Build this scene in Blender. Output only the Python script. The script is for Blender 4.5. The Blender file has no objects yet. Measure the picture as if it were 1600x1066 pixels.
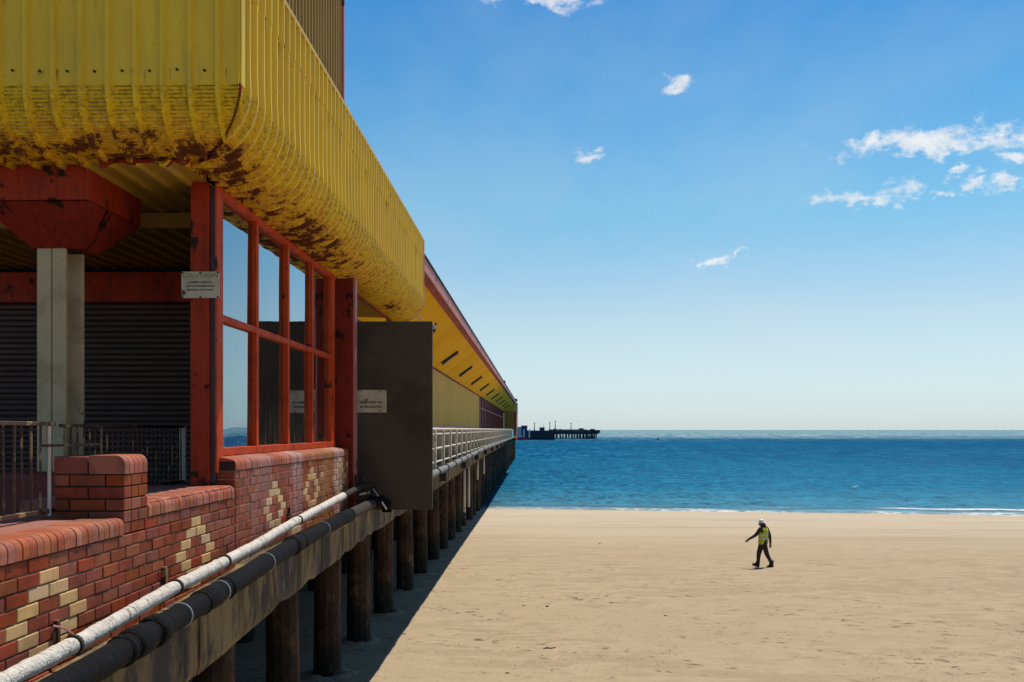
import bpy, bmesh, math, random
from math import sin, cos, pi, radians, sqrt, atan, tan
from mathutils import Vector, Matrix
random.seed(7)
S = bpy.context.scene
COL = S.collection

# ------------------------------------------------------------------ camera
ALPHA = atan(35 / 1600)
cam_data = bpy.data.cameras.new("camera")
cam = bpy.data.objects.new("camera", cam_data)
COL.objects.link(cam)
cam.location = (0, 0, 0)
cam.rotation_euler = (radians(90), 0, ALPHA)
cam_data.sensor_width = 36
cam_data.lens = 36
cam_data.shift_y = 139 / 1600
cam_data.clip_start = 0.1
cam_data.clip_end = 150000
S.camera = cam

# ------------------------------------------------------------------ sun, sky, exposure
SUN_X, SUN_Y = 0.235, 0.35                       # horizontal run of the sun ray per metre of height
sun_dir = Vector((SUN_X, SUN_Y, 1)).normalized()
sd = bpy.data.lights.new("sun", 'SUN')
sd.energy = 5.0
sd.angle = radians(0.53)
sd.color = (1.0, 0.94, 0.83)
sun = bpy.data.objects.new("sun", sd)
COL.objects.link(sun)
sun.rotation_euler = sun_dir.to_track_quat('Z', 'Y').to_euler()

S.view_settings.view_transform = 'Standard'
S.view_settings.look = 'None'
S.view_settings.gamma = 1
S.view_settings.exposure = 0
S.view_settings.use_curve_mapping = False
S.cycles.max_bounces = 6
S.cycles.use_denoising = True

world = bpy.data.worlds.new("World")
S.world = world
world.use_nodes = True


class NT:
    """small helper to write node trees"""
    def __init__(s, nt):
        s.t = nt
        s.t.nodes.clear()

    def n(s, typ, ins=None, out=0, **props):
        nd = s.t.nodes.new(typ)
        for k, v in props.items():
            setattr(nd, k, v)
        for k, v in (ins or {}).items():
            sock = nd.inputs[k]
            if isinstance(v, bpy.types.NodeSocket):
                s.t.links.new(v, sock)
            else:
                sock.default_value = v
        return nd.outputs[out] if out is not None else nd

    def m(s, op, a, b=0.0, c=None, clamp=False):
        ins = {0: a, 1: b}
        if c is not None:
            ins[2] = c
        return s.n('ShaderNodeMath', ins, operation=op, use_clamp=clamp)

    def ramp(s, f, lo, hi, a=0.0, b=1.0, smooth=True):
        return s.n('ShaderNodeMapRange', {'Value': f, 'From Min': lo, 'From Max': hi, 'To Min': a, 'To Max': b},
                   interpolation_type='SMOOTHSTEP' if smooth else 'LINEAR')

    def mix(s, f, a, b, blend='MIX'):
        nd = s.t.nodes.new('ShaderNodeMix')
        nd.data_type = 'RGBA'
        nd.blend_type = blend
        for sock, v in ((nd.inputs[0], f), (nd.inputs[6], a), (nd.inputs[7], b)):
            if isinstance(v, bpy.types.NodeSocket):
                s.t.links.new(v, sock)
            else:
                sock.default_value = v if not isinstance(v, tuple) or len(v) == 4 else (*v, 1)
        return nd.outputs[2]

    def noise(s, vec, scale, detail=4.0, rough=0.55, dist=0.0, col=False):
        return s.n('ShaderNodeTexNoise', {'Vector': vec, 'Scale': scale, 'Detail': detail, 'Roughness': rough, 'Distortion': dist},
                   out=1 if col else 0)

    def vm(s, op, a, b=None, out=0):
        ins = {0: a}
        if b is not None:
            ins[1] = b
        return s.n('ShaderNodeVectorMath', ins, out=out, operation=op)

    def pos(s):
        return s.n('ShaderNodeNewGeometry')

    def sc(s, v, x, y, z):
        return s.vm('MULTIPLY', v, (x, y, z))


def build_sky():
    w = NT(world.node_tree)
    sky = w.n('ShaderNodeTexSky', sky_type='NISHITA', sun_disc=False, sun_elevation=math.asin(sun_dir.z),
              sun_rotation=math.atan2(sun_dir.x, sun_dir.y), air_density=1.0, dust_density=0.6, ozone_density=1.6, altitude=0)
    V = w.n('ShaderNodeTexCoord')
    sep = w.n('ShaderNodeSeparateXYZ', {0: V}, out=None)
    vz = sep.outputs[2]
    R = (cos(ALPHA), sin(ALPHA), 0)
    F = (-sin(ALPHA), cos(ALPHA), 0)
    warp = w.vm('SCALE', w.vm('SUBTRACT', w.noise(w.sc(V, 1, 1, 1.8), 22.0, 5, 0.62, col=True), (0.5, 0.5, 0.5)))
    warp.node.inputs['Scale'].default_value = 0.055
    W = w.vm('ADD', V, warp)
    # small cumulus: px, py, half width, half height (as angles seen from the beach)
    clouds = [(836, 1, 88, 14), (1063, 127, 25, 12), (921, 236, 26, 11), (1400, 222, 75, 17), (1470, 224, 55, 14), (1560, 212, 62, 17),
              (1330, 305, 48, 11), (1362, 308, 22, 16), (1425, 290, 34, 15), (1482, 299, 20, 7), (1538, 275, 20, 8), (1590, 278, 24, 11),
              (1588, 242, 28, 11), (1484, 271, 14, 6), (1118, 399, 30, 8), (1150, 403, 24, 5), (1273, 401, 13, 4), (1360, 218, 30, 9)]
    mask = None
    for (px, py, a, b) in clouds:
        x, z = (px - 800) / 1600, (672 - py) / 1600
        d = Vector((F[0] + x * R[0], F[1] + x * R[1], z)).normalized()
        df = w.vm('SUBTRACT', W, tuple(d))
        u = w.m('MULTIPLY', w.vm('DOT_PRODUCT', df, R, out=1), 1600 / a / 1.05)
        v = w.m('MULTIPLY', w.vm('DOT_PRODUCT', df, (0, 0, 1), out=1), 1600 / b / 1.0)
        f = w.m('MULTIPLY', w.vm('DOT_PRODUCT', df, F, out=1), 8.0)
        r2 = w.m('ADD', w.m('MULTIPLY', u, u), w.m('ADD', w.m('MULTIPLY', v, v), w.m('MULTIPLY', f, f)))
        k = w.m('SUBTRACT', 1.28, w.m('SQRT', r2))
        mask = k if mask is None else w.n('ShaderNodeMath', {0: mask, 1: k, 2: 0.3}, operation='SMOOTH_MAX')
    fine = w.noise(w.sc(V, 1, 1, 1.5), 48.0, 9, 0.62)
    dens = w.m('ADD', mask, w.m('MULTIPLY', w.m('SUBTRACT', fine, 0.5), 3.4))
    c1 = w.ramp(dens, 0.15, 1.35)
    # the same kind of small clouds scattered through the rest of the sky
    pl = w.vm('SCALE', V)
    w.t.links.new(w.m('DIVIDE', 1.0, w.m('ADD', w.m('MAXIMUM', vz, 0.0), 0.12)), pl.node.inputs['Scale'])
    fld = w.noise(pl, 2.3, 8, 0.62)
    c2 = w.m('MULTIPLY', w.ramp(fld, 0.63, 0.76), w.ramp(vz, 0.42, 0.55))
    cl = w.m('MAXIMUM', c1, c2)
    veil = w.m('MULTIPLY', w.ramp(w.noise(w.sc(pl, 1.0, 0.45, 1), 1.3, 5, 0.6), 0.42, 0.75), 0.16)
    cl = w.m('MULTIPLY', cl, 0.86, clamp=True)
    tr = w.n('ShaderNodeValToRGB', {'Fac': vz}, out=None)
    cr = tr.color_ramp
    stops = [(0.0, (1.0, 1.34, 1.66)), (0.107, (1.14, 1.29, 1.35)), (0.21, (0.80, 1.36, 1.44)), (0.30, (0.50, 1.20, 1.46)), (0.387, (0.32, 1.02, 1.45)), (0.6, (0.20, 0.48, 0.78)), (1.0, (0.15, 0.32, 0.52))]
    while len(cr.elements) < len(stops):
        cr.elements.new(0.5)
    for e, (p_, c_) in zip(cr.elements, stops):
        e.position = p_
        e.color = (*[v * 0.6 for v in c_], 1)
    base = w.mix(1.0, sky, w.vm('MULTIPLY', tr.outputs[0], (1.6667, 1.6667, 1.6667)), 'MULTIPLY')
    base = w.mix(veil, base, (7.5, 8.3, 9.0, 1))
    base = w.mix(w.ramp(vz, 0.0, 0.20, 0.45, 0.0), base, (9.0, 10.2, 10.7, 1))
    shade = w.mix(w.ramp(w.noise(V, 30.0, 4), 0.35, 0.65), (9.0, 9.4, 10.0), (11.0, 11.0, 10.9))
    colr = w.mix(cl, base, shade)
    bg = w.n('ShaderNodeBackground', {'Color': colr, 'Strength': 0.085})
    w.n('ShaderNodeOutputWorld', {'Surface': bg}, out=None)


build_sky()

# ------------------------------------------------------------------ mesh helpers
K = 1.14        # scale of the pier buildings about the origin, so that one brick is 225 mm long


class MB:
    def __init__(s):
        s.v, s.f = [], []

    def add(s, vs, fs):
        o = len(s.v)
        s.v += [tuple(v) for v in vs]
        s.f += [tuple(i + o for i in f) for f in fs]
        return s

    def box(s, x0, x1, y0, y1, z0, z1, b=0.0):
        if b <= 0:
            vs = [(x, y, z) for z in (z0, z1) for y in (y0, y1) for x in (x0, x1)]
            fs = [(0, 2, 3, 1), (4, 5, 7, 6), (0, 1, 5, 4), (2, 6, 7, 3), (0, 4, 6, 2), (1, 3, 7, 5)]
            return s.add(vs, fs)
        X = (x0, x1); Y = (y0, y1); Z = (z0, z1)
        idx = {}; vs = []
        for i in (0, 1):
            for j in (0, 1):
                for k in (0, 1):
                    sx, sy, sz = (1 - 2 * i) * b, (1 - 2 * j) * b, (1 - 2 * k) * b
                    for ax, p in ((0, (X[i], Y[j] + sy, Z[k] + sz)), (1, (X[i] + sx, Y[j], Z[k] + sz)), (2, (X[i] + sx, Y[j] + sy, Z[k]))):
                        idx[(i, j, k, ax)] = len(vs); vs.append(p)
        fs = []
        q = lambda ax, i: [(i, 0, 0), (i, 1, 0), (i, 1, 1), (i, 0, 1)]
        for i in (0, 1):
            a = [idx[(i, j, k, 0)] for j, k in ((0, 0), (1, 0), (1, 1), (0, 1))]
            fs.append(a if i else a[::-1])
            a = [idx[(j, i, k, 1)] for j, k in ((0, 0), (1, 0), (1, 1), (0, 1))]
            fs.append(a[::-1] if i else a)
            a = [idx[(j, k, i, 2)] for j, k in ((0, 0), (1, 0), (1, 1), (0, 1))]
            fs.append(a if i else a[::-1])
        for j in (0, 1):
            for k in (0, 1):
                fs.append((idx[(0, j, k, 1)], idx[(1, j, k, 1)], idx[(1, j, k, 2)], idx[(0, j, k, 2)]))
                fs.append((idx[(j, 0, k, 0)], idx[(j, 1, k, 0)], idx[(j, 1, k, 2)], idx[(j, 0, k, 2)]))
                fs.append((idx[(j, k, 0, 0)], idx[(j, k, 1, 0)], idx[(j, k, 1, 1)], idx[(j, k, 0, 1)]))
        for i in (0, 1):
            for j in (0, 1):
                for k in (0, 1):
                    fs.append((idx[(i, j, k, 0)], idx[(i, j, k, 1)], idx[(i, j, k, 2)]))
        return s.add(vs, fs)

    def grid(s, rows, close=False):
        """rows: list of equally long lists of points"""
        n = len(rows[0]); vs = [p for r in rows for p in r]; fs = []
        for i in range(len(rows) - 1):
            for j in range(n if close else n - 1):
                a = i * n + j; b = i * n + (j + 1) % n
                fs.append((a, b, b + n, a + n))
        return s.add(vs, fs)

    def tube(s, pts, rad, n=10, cap=True, wob=0.0):
        pts = [Vector(p) for p in pts]
        if not isinstance(rad, (list, tuple)):
            rad = [rad] * len(pts)
        rows = []
        up = Vector((0, 0, 1))
        for i, p in enumerate(pts):
            t = (pts[min(i + 1, len(pts) - 1)] - pts[max(i - 1, 0)]).normalized()
            a = t.cross(up)
            if a.length < 0.2:
                a = t.cross(Vector((0, 1, 0)))
            a.normalize(); b = a.cross(t)
            rows.append([tuple(p + (a * cos(2 * pi * k / n) + b * sin(2 * pi * k / n)) * rad[i] * (1 + random.uniform(-wob, wob))) for k in range(n)])
        s.grid(rows, close=True)
        if cap:
            o = len(s.v)
            s.f.append(tuple(range(o - n, o)))
            o0 = o - n * len(rows)
            s.f.append(tuple(range(o0 + n - 1, o0 - 1, -1)))
        return s

    def prism(s, prof, axis, a0, a1):
        """closed 2D profile extruded along an axis; prof holds the two other coordinates in order"""
        def p(u, v, a):
            return {'x': (a, u, v), 'y': (u, a, v), 'z': (u, v, a)}[axis]
        n = len(prof)
        vs = [p(u, v, a0) for u, v in prof] + [p(u, v, a1) for u, v in prof]
        fs = [(i, (i + 1) % n, (i + 1) % n + n, i + n) for i in range(n)] + [tuple(range(n))[::-1], tuple(range(n, 2 * n))]
        return s.add(vs, fs)

    def mesh(s, name, mat, k=None, smooth=False, origin=(0, 0, 0)):
        k = K if k is None else k
        me = bpy.data.meshes.new(name)
        ox, oy, oz = origin
        me.from_pydata([((x - ox) * k, (y - oy) * k, (z - oz) * k) for x, y, z in s.v], [], s.f)
        bm = bmesh.new(); bm.from_mesh(me)
        bmesh.ops.remove_doubles(bm, verts=bm.verts, dist=1e-5)
        bmesh.ops.recalc_face_normals(bm, faces=bm.faces)
        bm.to_mesh(me); bm.free()
        if smooth:
            for p in me.polygons:
                p.use_smooth = True
        me.materials.append(mat)
        return me

    def build(s, name, mat, parent=None, origin=(0, 0, 0), k=None, smooth=False, **kw):
        me = s.mesh(name, mat, k, smooth, origin)
        return link(name, me, parent, origin, k, **kw)


def link(name, me, parent=None, origin=(0, 0, 0), k=None, **kw):
    k = K if k is None else k
    o = bpy.data.objects.new(name, me)
    COL.objects.link(o)
    loc = Vector(origin) * k
    if parent:
        o.parent = parent
        o.location = loc - world_loc(parent)
    else:
        o.location = loc
    for a, b in kw.items():
        o[a] = b
    return o


def world_loc(o):
    v = Vector((0, 0, 0))
    while o:
        v += o.location; o = o.parent
    return v


def thing(name, label, cat, loc=(0, 0, 0), group=None, k=None):
    o = link(name, None, None, loc, k)
    o['label'] = label; o['category'] = cat
    if group:
        o['group'] = group
    return o


def part(name, parent, loc=None, **kw):
    """an Empty that groups sub-parts"""
    k = K
    o = bpy.data.objects.new(name, None); COL.objects.link(o)
    o.parent = parent
    if loc is not None:
        o.location = Vector(loc) * k - world_loc(parent)
    for a, b in kw.items():
        o[a] = b
    return o


# ------------------------------------------------------------------ materials
def mat_base(name):
    m = bpy.data.materials.new(name); m.use_nodes = True
    return m, NT(m.node_tree)


def finish(w, colr, rough=0.7, bump=None, bs=0.3, bd=0.01, metal=0.0, spec=0.5, **extra):
    ins = {'Base Color': colr if isinstance(colr, bpy.types.NodeSocket) else (*colr[:3], 1), 'Roughness': rough, 'Metallic': metal, 'Specular IOR Level': spec}
    ins.update(extra)
    if bump is not None:
        ins['Normal'] = w.n('ShaderNodeBump', {'Strength': bs, 'Distance': bd, 'Height': bump})
    b = w.n('ShaderNodeBsdfPrincipled', ins)
    w.n('ShaderNodeOutputMaterial', {'Surface': b}, out=None)


def weathered(name, base, dirt, rust=None, rust_amt=0.0, rough=0.6, scale=3.0, streak=True, rand=0.0, rust_scale=5.0, bump=0.3, spec=0.4, dirt_amt=0.5):
    m, w = mat_base(name)
    P = w.pos()
    n1 = w.noise(P, scale, 6, 0.6)
    n2 = w.noise(w.sc(P, 9, 9, 0.9) if streak else P, scale, 4, 0.6)
    f = w.m('MULTIPLY', w.ramp(w.m('ADD', n1, n2), 0.85, 1.35), dirt_amt)
    c = w.mix(f, base, dirt)
    grain = w.noise(P, 160, 3, 0.6)
    c = w.mix(w.ramp(grain, 0.3, 0.7, 0.0, 0.22), c, tuple(x * 0.55 for x in base), 'MIX')
    if rust:
        r = w.noise(w.sc(P, 1, 1, 0.75), rust_scale, 9, 0.68)
        rf = w.ramp(r, 0.66 - rust_amt * 0.3, 0.70 - rust_amt * 0.3)
        rc = w.mix(w.noise(P, 40, 4), rust, tuple(x * 0.3 for x in rust))
        c = w.mix(rf, c, rc)
    if rand:
        rnd = w.n('ShaderNodeObjectInfo', out=5)
        hs = w.n('ShaderNodeHueSaturation', {'Color': c, 'Value': w.ramp(rnd, 0, 1, 1 - rand, 1 + rand, False), 'Hue': w.ramp(w.m('FRACT', w.m('MULTIPLY', rnd, 7.3)), 0, 1, 0.495, 0.508, False)})
        c = hs
    hb = w.m('ADD', w.m('MULTIPLY', grain, 0.4), w.noise(P, scale * 9, 5, 0.6))
    finish(w, c, w.ramp(n1, 0.3, 0.7, rough - 0.08, min(1, rough + 0.12), False), hb, bump, 0.006, spec=spec)
    return m


M = {}
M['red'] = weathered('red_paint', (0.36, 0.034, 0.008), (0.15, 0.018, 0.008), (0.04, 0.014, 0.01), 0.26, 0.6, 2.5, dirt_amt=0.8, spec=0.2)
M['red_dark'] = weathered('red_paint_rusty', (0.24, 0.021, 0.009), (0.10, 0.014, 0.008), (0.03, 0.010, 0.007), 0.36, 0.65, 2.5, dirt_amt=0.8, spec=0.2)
M['red_frame'] = weathered('red_frame_paint', (0.56, 0.066, 0.012), (0.30, 0.034, 0.010), (0.08, 0.024, 0.012), 0.16, 0.6, 4, spec=0.14, dirt_amt=0.8)
M['pink'] = weathered('faded_pink_trim', (0.50, 0.20, 0.19), (0.30, 0.08, 0.06), (0.12, 0.04, 0.03), 0.3, 0.6, 3, rust_scale=2.2)
M['maroon'] = weathered('maroon_paint', (0.17, 0.02, 0.02), (0.08, 0.014, 0.014), rough=0.5)
M['olive'] = weathered('olive_yellow_cladding', (0.60, 0.41, 0.06), (0.45, 0.31, 0.05), rough=0.55, scale=0.7, dirt_amt=0.6)
M['soffit'] = weathered('yellow_soffit_paint', (0.80, 0.44, 0.002), (0.66, 0.33, 0.002), rough=0.8, scale=0.5, streak=False, dirt_amt=0.5, spec=0.1)
M['brown_clad'] = weathered('brown_gold_cladding', (0.36, 0.22, 0.045), (0.20, 0.115, 0.03), rough=0.6, scale=2)
M['brown_panel'] = weathered('brown_board', (0.084, 0.067, 0.050), (0.052, 0.041, 0.031), (0.03, 0.02, 0.014), 0.02, 0.85, 1.2, spec=0.1, dirt_amt=0.8, bump=0.6, streak=False)


def beam_mat():
    m, w = mat_base('stained_concrete')
    P = w.pos()
    a = w.noise(w.sc(P, 1, 1, 0.5), 1.5, 7, 0.68)
    b = w.noise(w.sc(P, 1, 2.2, 0.6), 1.9, 8, 0.72, 0.5)
    d = w.noise(w.sc(P, 1, 3.5, 0.7), 2.1, 8, 0.72, 0.4)
    c = w.mix(w.ramp(a, 0.40, 0.60), (0.070, 0.054, 0.050), (0.25, 0.18, 0.085))
    c = w.mix(w.ramp(b, 0.48, 0.62, 0, 0.9), c, (0.050, 0.036, 0.030))
    c = w.mix(w.ramp(d, 0.60, 0.70, 0, 0.8), c, (0.24, 0.085, 0.02))
    c = w.mix(w.ramp(w.noise(w.sc(P, 1, 3.5, 0.6), 2.7, 8, 0.75), 0.60, 0.70, 0, 0.6), c, (0.50, 0.45, 0.36))
    c = w.mix(w.ramp(w.noise(P, 60, 4, 0.7), 0.55, 0.8, 0, 0.6), c, (0.04, 0.035, 0.03))
    finish(w, c, 0.9, w.m('ADD', w.m('MULTIPLY', a, 2.0), w.noise(P, 22, 7, 0.7)), 0.9, 0.02, spec=0.15)
    return m


def pile_mat():
    m, w = mat_base('pile_concrete')
    P = w.pos()
    z = w.n('ShaderNodeSeparateXYZ', {0: P}, out=2)
    oc = w.n('ShaderNodeTexCoord', out=3)
    rnd = w.n('ShaderNodeObjectInfo', out=5)
    a = w.noise(w.sc(P, 1, 1, 0.75), 2.0, 8, 0.70)
    c = w.mix(w.ramp(a, 0.36, 0.64), (0.030, 0.020, 0.015), (0.095, 0.048, 0.026))
    c = w.mix(w.ramp(w.m('ADD', z, w.m('MULTIPLY', a, 1.2)), -2.9, -3.9), c, (0.020, 0.020, 0.014))
    e = w.noise(w.sc(P, 1.3, 1.3, 0.7), 3.2, 9, 0.78)
    c = w.mix(w.m('MULTIPLY', w.ramp(e, 0.54, 0.61), w.ramp(rnd, 0, 1, 0.15, 0.6)), c, (0.20, 0.14, 0.085))
    c = w.mix(w.ramp(w.noise(P, 14, 6, 0.7), 0.56, 0.66, 0, 0.6), c, (0.018, 0.013, 0.01))
    finish(w, c, 0.85, w.m('ADD', w.m('MULTIPLY', a, 1.5), w.noise(P, 18, 7, 0.72)), 1.0, 0.03, spec=0.2)
    return m


M['concrete'] = beam_mat()
M['column'] = weathered('grey_concrete_column', (0.52, 0.42, 0.25), (0.26, 0.20, 0.11), (0.12, 0.08, 0.04), 0.04, streak=False, rough=0.85, scale=4, bump=0.5, spec=0.2)
M['pile'] = pile_mat()
M['deck'] = weathered('deck_concrete', (0.10, 0.08, 0.07), (0.05, 0.04, 0.035), rough=0.9, scale=1.5, streak=False)
M['shade_wall_dark'] = weathered('dark_shade_wall', (0.03, 0.028, 0.03), (0.012, 0.012, 0.014), rough=0.9, scale=1.2)


def brick_mat(name, base, dirt, rough, rand, spec=0.35):
    m, w = mat_base(name)
    P = w.pos()
    sep = w.n('ShaderNodeSeparateXYZ', {0: P}, out=None)
    y = w.m('DIVIDE', sep.outputs[1], K)
    n1 = w.noise(P, 6, 6, 0.65)
    c = w.mix(w.ramp(n1, 0.42, 0.7, 0, 0.85), base, dirt)
    st = w.noise(w.sc(P, 1, 16, 0.9), 1.5, 5, 0.6)
    c = w.mix(w.ramp(st, 0.55, 0.75, 0, 0.5), c, tuple(v * 0.45 for v in base))
    rnd = w.n('ShaderNodeObjectInfo', out=5)
    c = w.n('ShaderNodeHueSaturation', {'Color': c, 'Value': w.ramp(rnd, 0, 1, 1 - rand, 1 + rand, False), 'Hue': w.ramp(w.m('FRACT', w.m('MULTIPLY', rnd, 7.3)), 0, 1, 0.494, 0.510, False), 'Saturation': w.ramp(w.m('FRACT', w.m('MULTIPLY', rnd, 13.1)), 0, 1, 0.88, 1.08, False)})
    # run-off stains on the wall under the window: ochre, then lime and salt
    och = w.m('MULTIPLY', w.m('MULTIPLY', w.ramp(y, 9.9, 10.3), w.ramp(w.noise(w.sc(P, 1, 3.0, 0.5), 1.3, 4, 0.6), 0.36, 0.6)), 0.55)
    c = w.mix(och, c, (0.33, 0.17, 0.05))
    g1 = w.m('MULTIPLY', w.ramp(y, 9.25, 9.6), w.ramp(y, 9.98, 9.8))
    g2 = w.m('MULTIPLY', w.ramp(y, 11.3, 11.6), w.ramp(y, 12.1, 11.9))
    g3 = w.m('MULTIPLY', w.m('MULTIPLY', w.ramp(y, 7.9, 8.2), w.ramp(y, 9.0, 8.6)), 0.4)
    g = w.m('MAXIMUM', w.m('MAXIMUM', g1, g2), g3)
    sl = w.m('MULTIPLY', w.m('MULTIPLY', g, w.ramp(w.noise(w.sc(P, 1, 9, 0.7), 2.2, 6, 0.7), 0.40, 0.62)), 0.62)
    c = w.mix(sl, c, (0.50, 0.43, 0.47))
    wt = w.m('MULTIPLY', w.ramp(w.noise(w.sc(P, 3, 5, 1.0), 2.6, 7, 0.75), 0.66, 0.74), 0.35)
    c = w.mix(wt, c, (0.42, 0.33, 0.27))
    hb = w.m('ADD', w.noise(P, 150, 3, 0.6), w.noise(P, 35, 5, 0.6))
    finish(w, c, w.ramp(n1, 0.3, 0.7, rough - 0.08, rough + 0.2, False), hb, 0.3, 0.004, spec=spec)
    return m


M['brick'] = brick_mat('red_glazed_brick', (0.275, 0.052, 0.018), (0.16, 0.034, 0.016), 0.55, 0.19, 0.22)
M['brick_tan'] = brick_mat('tan_brick', (0.60, 0.36, 0.16), (0.42, 0.25, 0.11), 0.5, 0.12)
M['coping'] = brick_mat('coping_brick_red', (0.38, 0.105, 0.058), (0.21, 0.056, 0.034), 0.55, 0.16, 0.25)
M['mortar_lime'] = weathered('lime_mortar', (0.48, 0.37, 0.24), (0.12, 0.09, 0.05), rough=0.95, scale=7, streak=False, bump=1.0, dirt_amt=0.9, spec=0.1)
M['mortar'] = weathered('mortar', (0.24, 0.18, 0.11), (0.06, 0.045, 0.03), rough=0.95, scale=7, streak=False, bump=1.0, dirt_amt=1.0, spec=0.1)
M['mortar_dark'] = weathered('dark_mortar', (0.045, 0.035, 0.03), (0.02, 0.017, 0.015), rough=0.95, scale=7, streak=False, bump=1.0, spec=0.1)
M['ledge'] = weathered('red_clay_ledge', (0.32, 0.12, 0.085), (0.16, 0.06, 0.045), rough=0.7, scale=5, streak=False)
M['iron'] = weathered('rusty_iron', (0.075, 0.03, 0.02), (0.03, 0.015, 0.012), (0.46, 0.31, 0.13), 0.40, 0.7, 6, rust_scale=6)
M['shutter'] = weathered('brown_shutter', (0.060, 0.034, 0.026), (0.03, 0.018, 0.014), rough=0.5, scale=2.5)
M['dark'] = weathered('dark_void', (0.012, 0.010, 0.009), (0.006, 0.005, 0.005), rough=0.9)
M['white_rail'] = weathered('chipped_white_paint', (0.66, 0.60, 0.50), (0.38, 0.30, 0.20), (0.12, 0.05, 0.025), 0.20, 0.6, 4, rust_scale=9)
M['sign'] = weathered('sign_plate', (0.50, 0.45, 0.34), (0.30, 0.28, 0.12), (0.09, 0.07, 0.02), 0.10, 0.6, 9, streak=False, rust_scale=12)
M['ink'] = weathered('sign_ink', (0.04, 0.03, 0.035), (0.10, 0.08, 0.07), rough=0.7, scale=40, streak=False)
M['moss_ink'] = weathered('faded_olive_ink', (0.30, 0.27, 0.10), (0.20, 0.18, 0.06), rough=0.8, scale=40, streak=False)
M['grey_metal'] = weathered('grey_metal', (0.35, 0.37, 0.40), (0.15, 0.15, 0.16), rough=0.4)
M['lamp_grey'] = weathered('lamp_housing', (0.55, 0.52, 0.45), (0.2, 0.15, 0.1), rough=0.5)
M['purple_drain'] = weathered('dark_drain_strip', (0.055, 0.03, 0.045), (0.02, 0.012, 0.02), rough=0.5)
M['far_dark'] = weathered('far_pier_timber', (0.018, 0.03, 0.055), (0.01, 0.015, 0.03), rough=0.9, scale=0.2)
M['far_blue'] = weathered('blue_paint', (0.01, 0.035, 0.16), (0.01, 0.02, 0.09), rough=0.6, scale=0.4)
M['far_pale'] = weathered('pale_blue_paint', (0.28, 0.50, 0.60), (0.2, 0.35, 0.45), rough=0.6, scale=0.4)
M['far_white'] = weathered('white_paint', (0.7, 0.72, 0.74), (0.5, 0.5, 0.5), rough=0.6, scale=0.4)
M['far_red'] = weathered('faded_red_paint', (0.30, 0.05, 0.06), (0.2, 0.04, 0.05), rough=0.6, scale=0.4)
M['turbine'] = weathered('pale_turbine_grey', (0.90, 0.92, 0.93), (0.85, 0.88, 0.9), rough=0.6, scale=0.01)
M['wood'] = weathered('driftwood', (0.035, 0.025, 0.02), (0.015, 0.012, 0.01), rough=0.9, scale=20)
M['litter'] = weathered('shell_litter', (0.13, 0.085, 0.055), (0.05, 0.035, 0.025), rough=0.9, scale=3, streak=False)
M['vest'] = weathered('hi_vis_yellow', (0.46, 0.56, 0.02), (0.30, 0.38, 0.02), rough=0.7, scale=5, streak=False)
M['band'] = weathered('reflective_band', (0.55, 0.56, 0.50), (0.4, 0.4, 0.35), rough=0.35, scale=8)
M['clothes'] = weathered('dark_clothes', (0.030, 0.020, 0.030), (0.015, 0.012, 0.02), rough=0.85, scale=6, streak=False)
M['boot'] = weathered('boot_leather', (0.02, 0.012, 0.01), (0.01, 0.008, 0.006), rough=0.6, scale=8)
M['skin'] = weathered('skin', (0.20, 0.09, 0.055), (0.14, 0.06, 0.04), rough=0.55, scale=8, streak=False)
M['helmet'] = weathered('white_helmet', (0.78, 0.76, 0.80), (0.6, 0.58, 0.6), rough=0.3, scale=8)
M['gull'] = weathered('gull_feathers', (0.35, 0.36, 0.38), (0.2, 0.2, 0.22), rough=0.8, scale=8)
M['gull_white'] = weathered('white_feathers', (0.8, 0.8, 0.78), (0.6, 0.6, 0.6), rough=0.8, scale=8)


ZC_, RC_ = 2.24, 0.385


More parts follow.
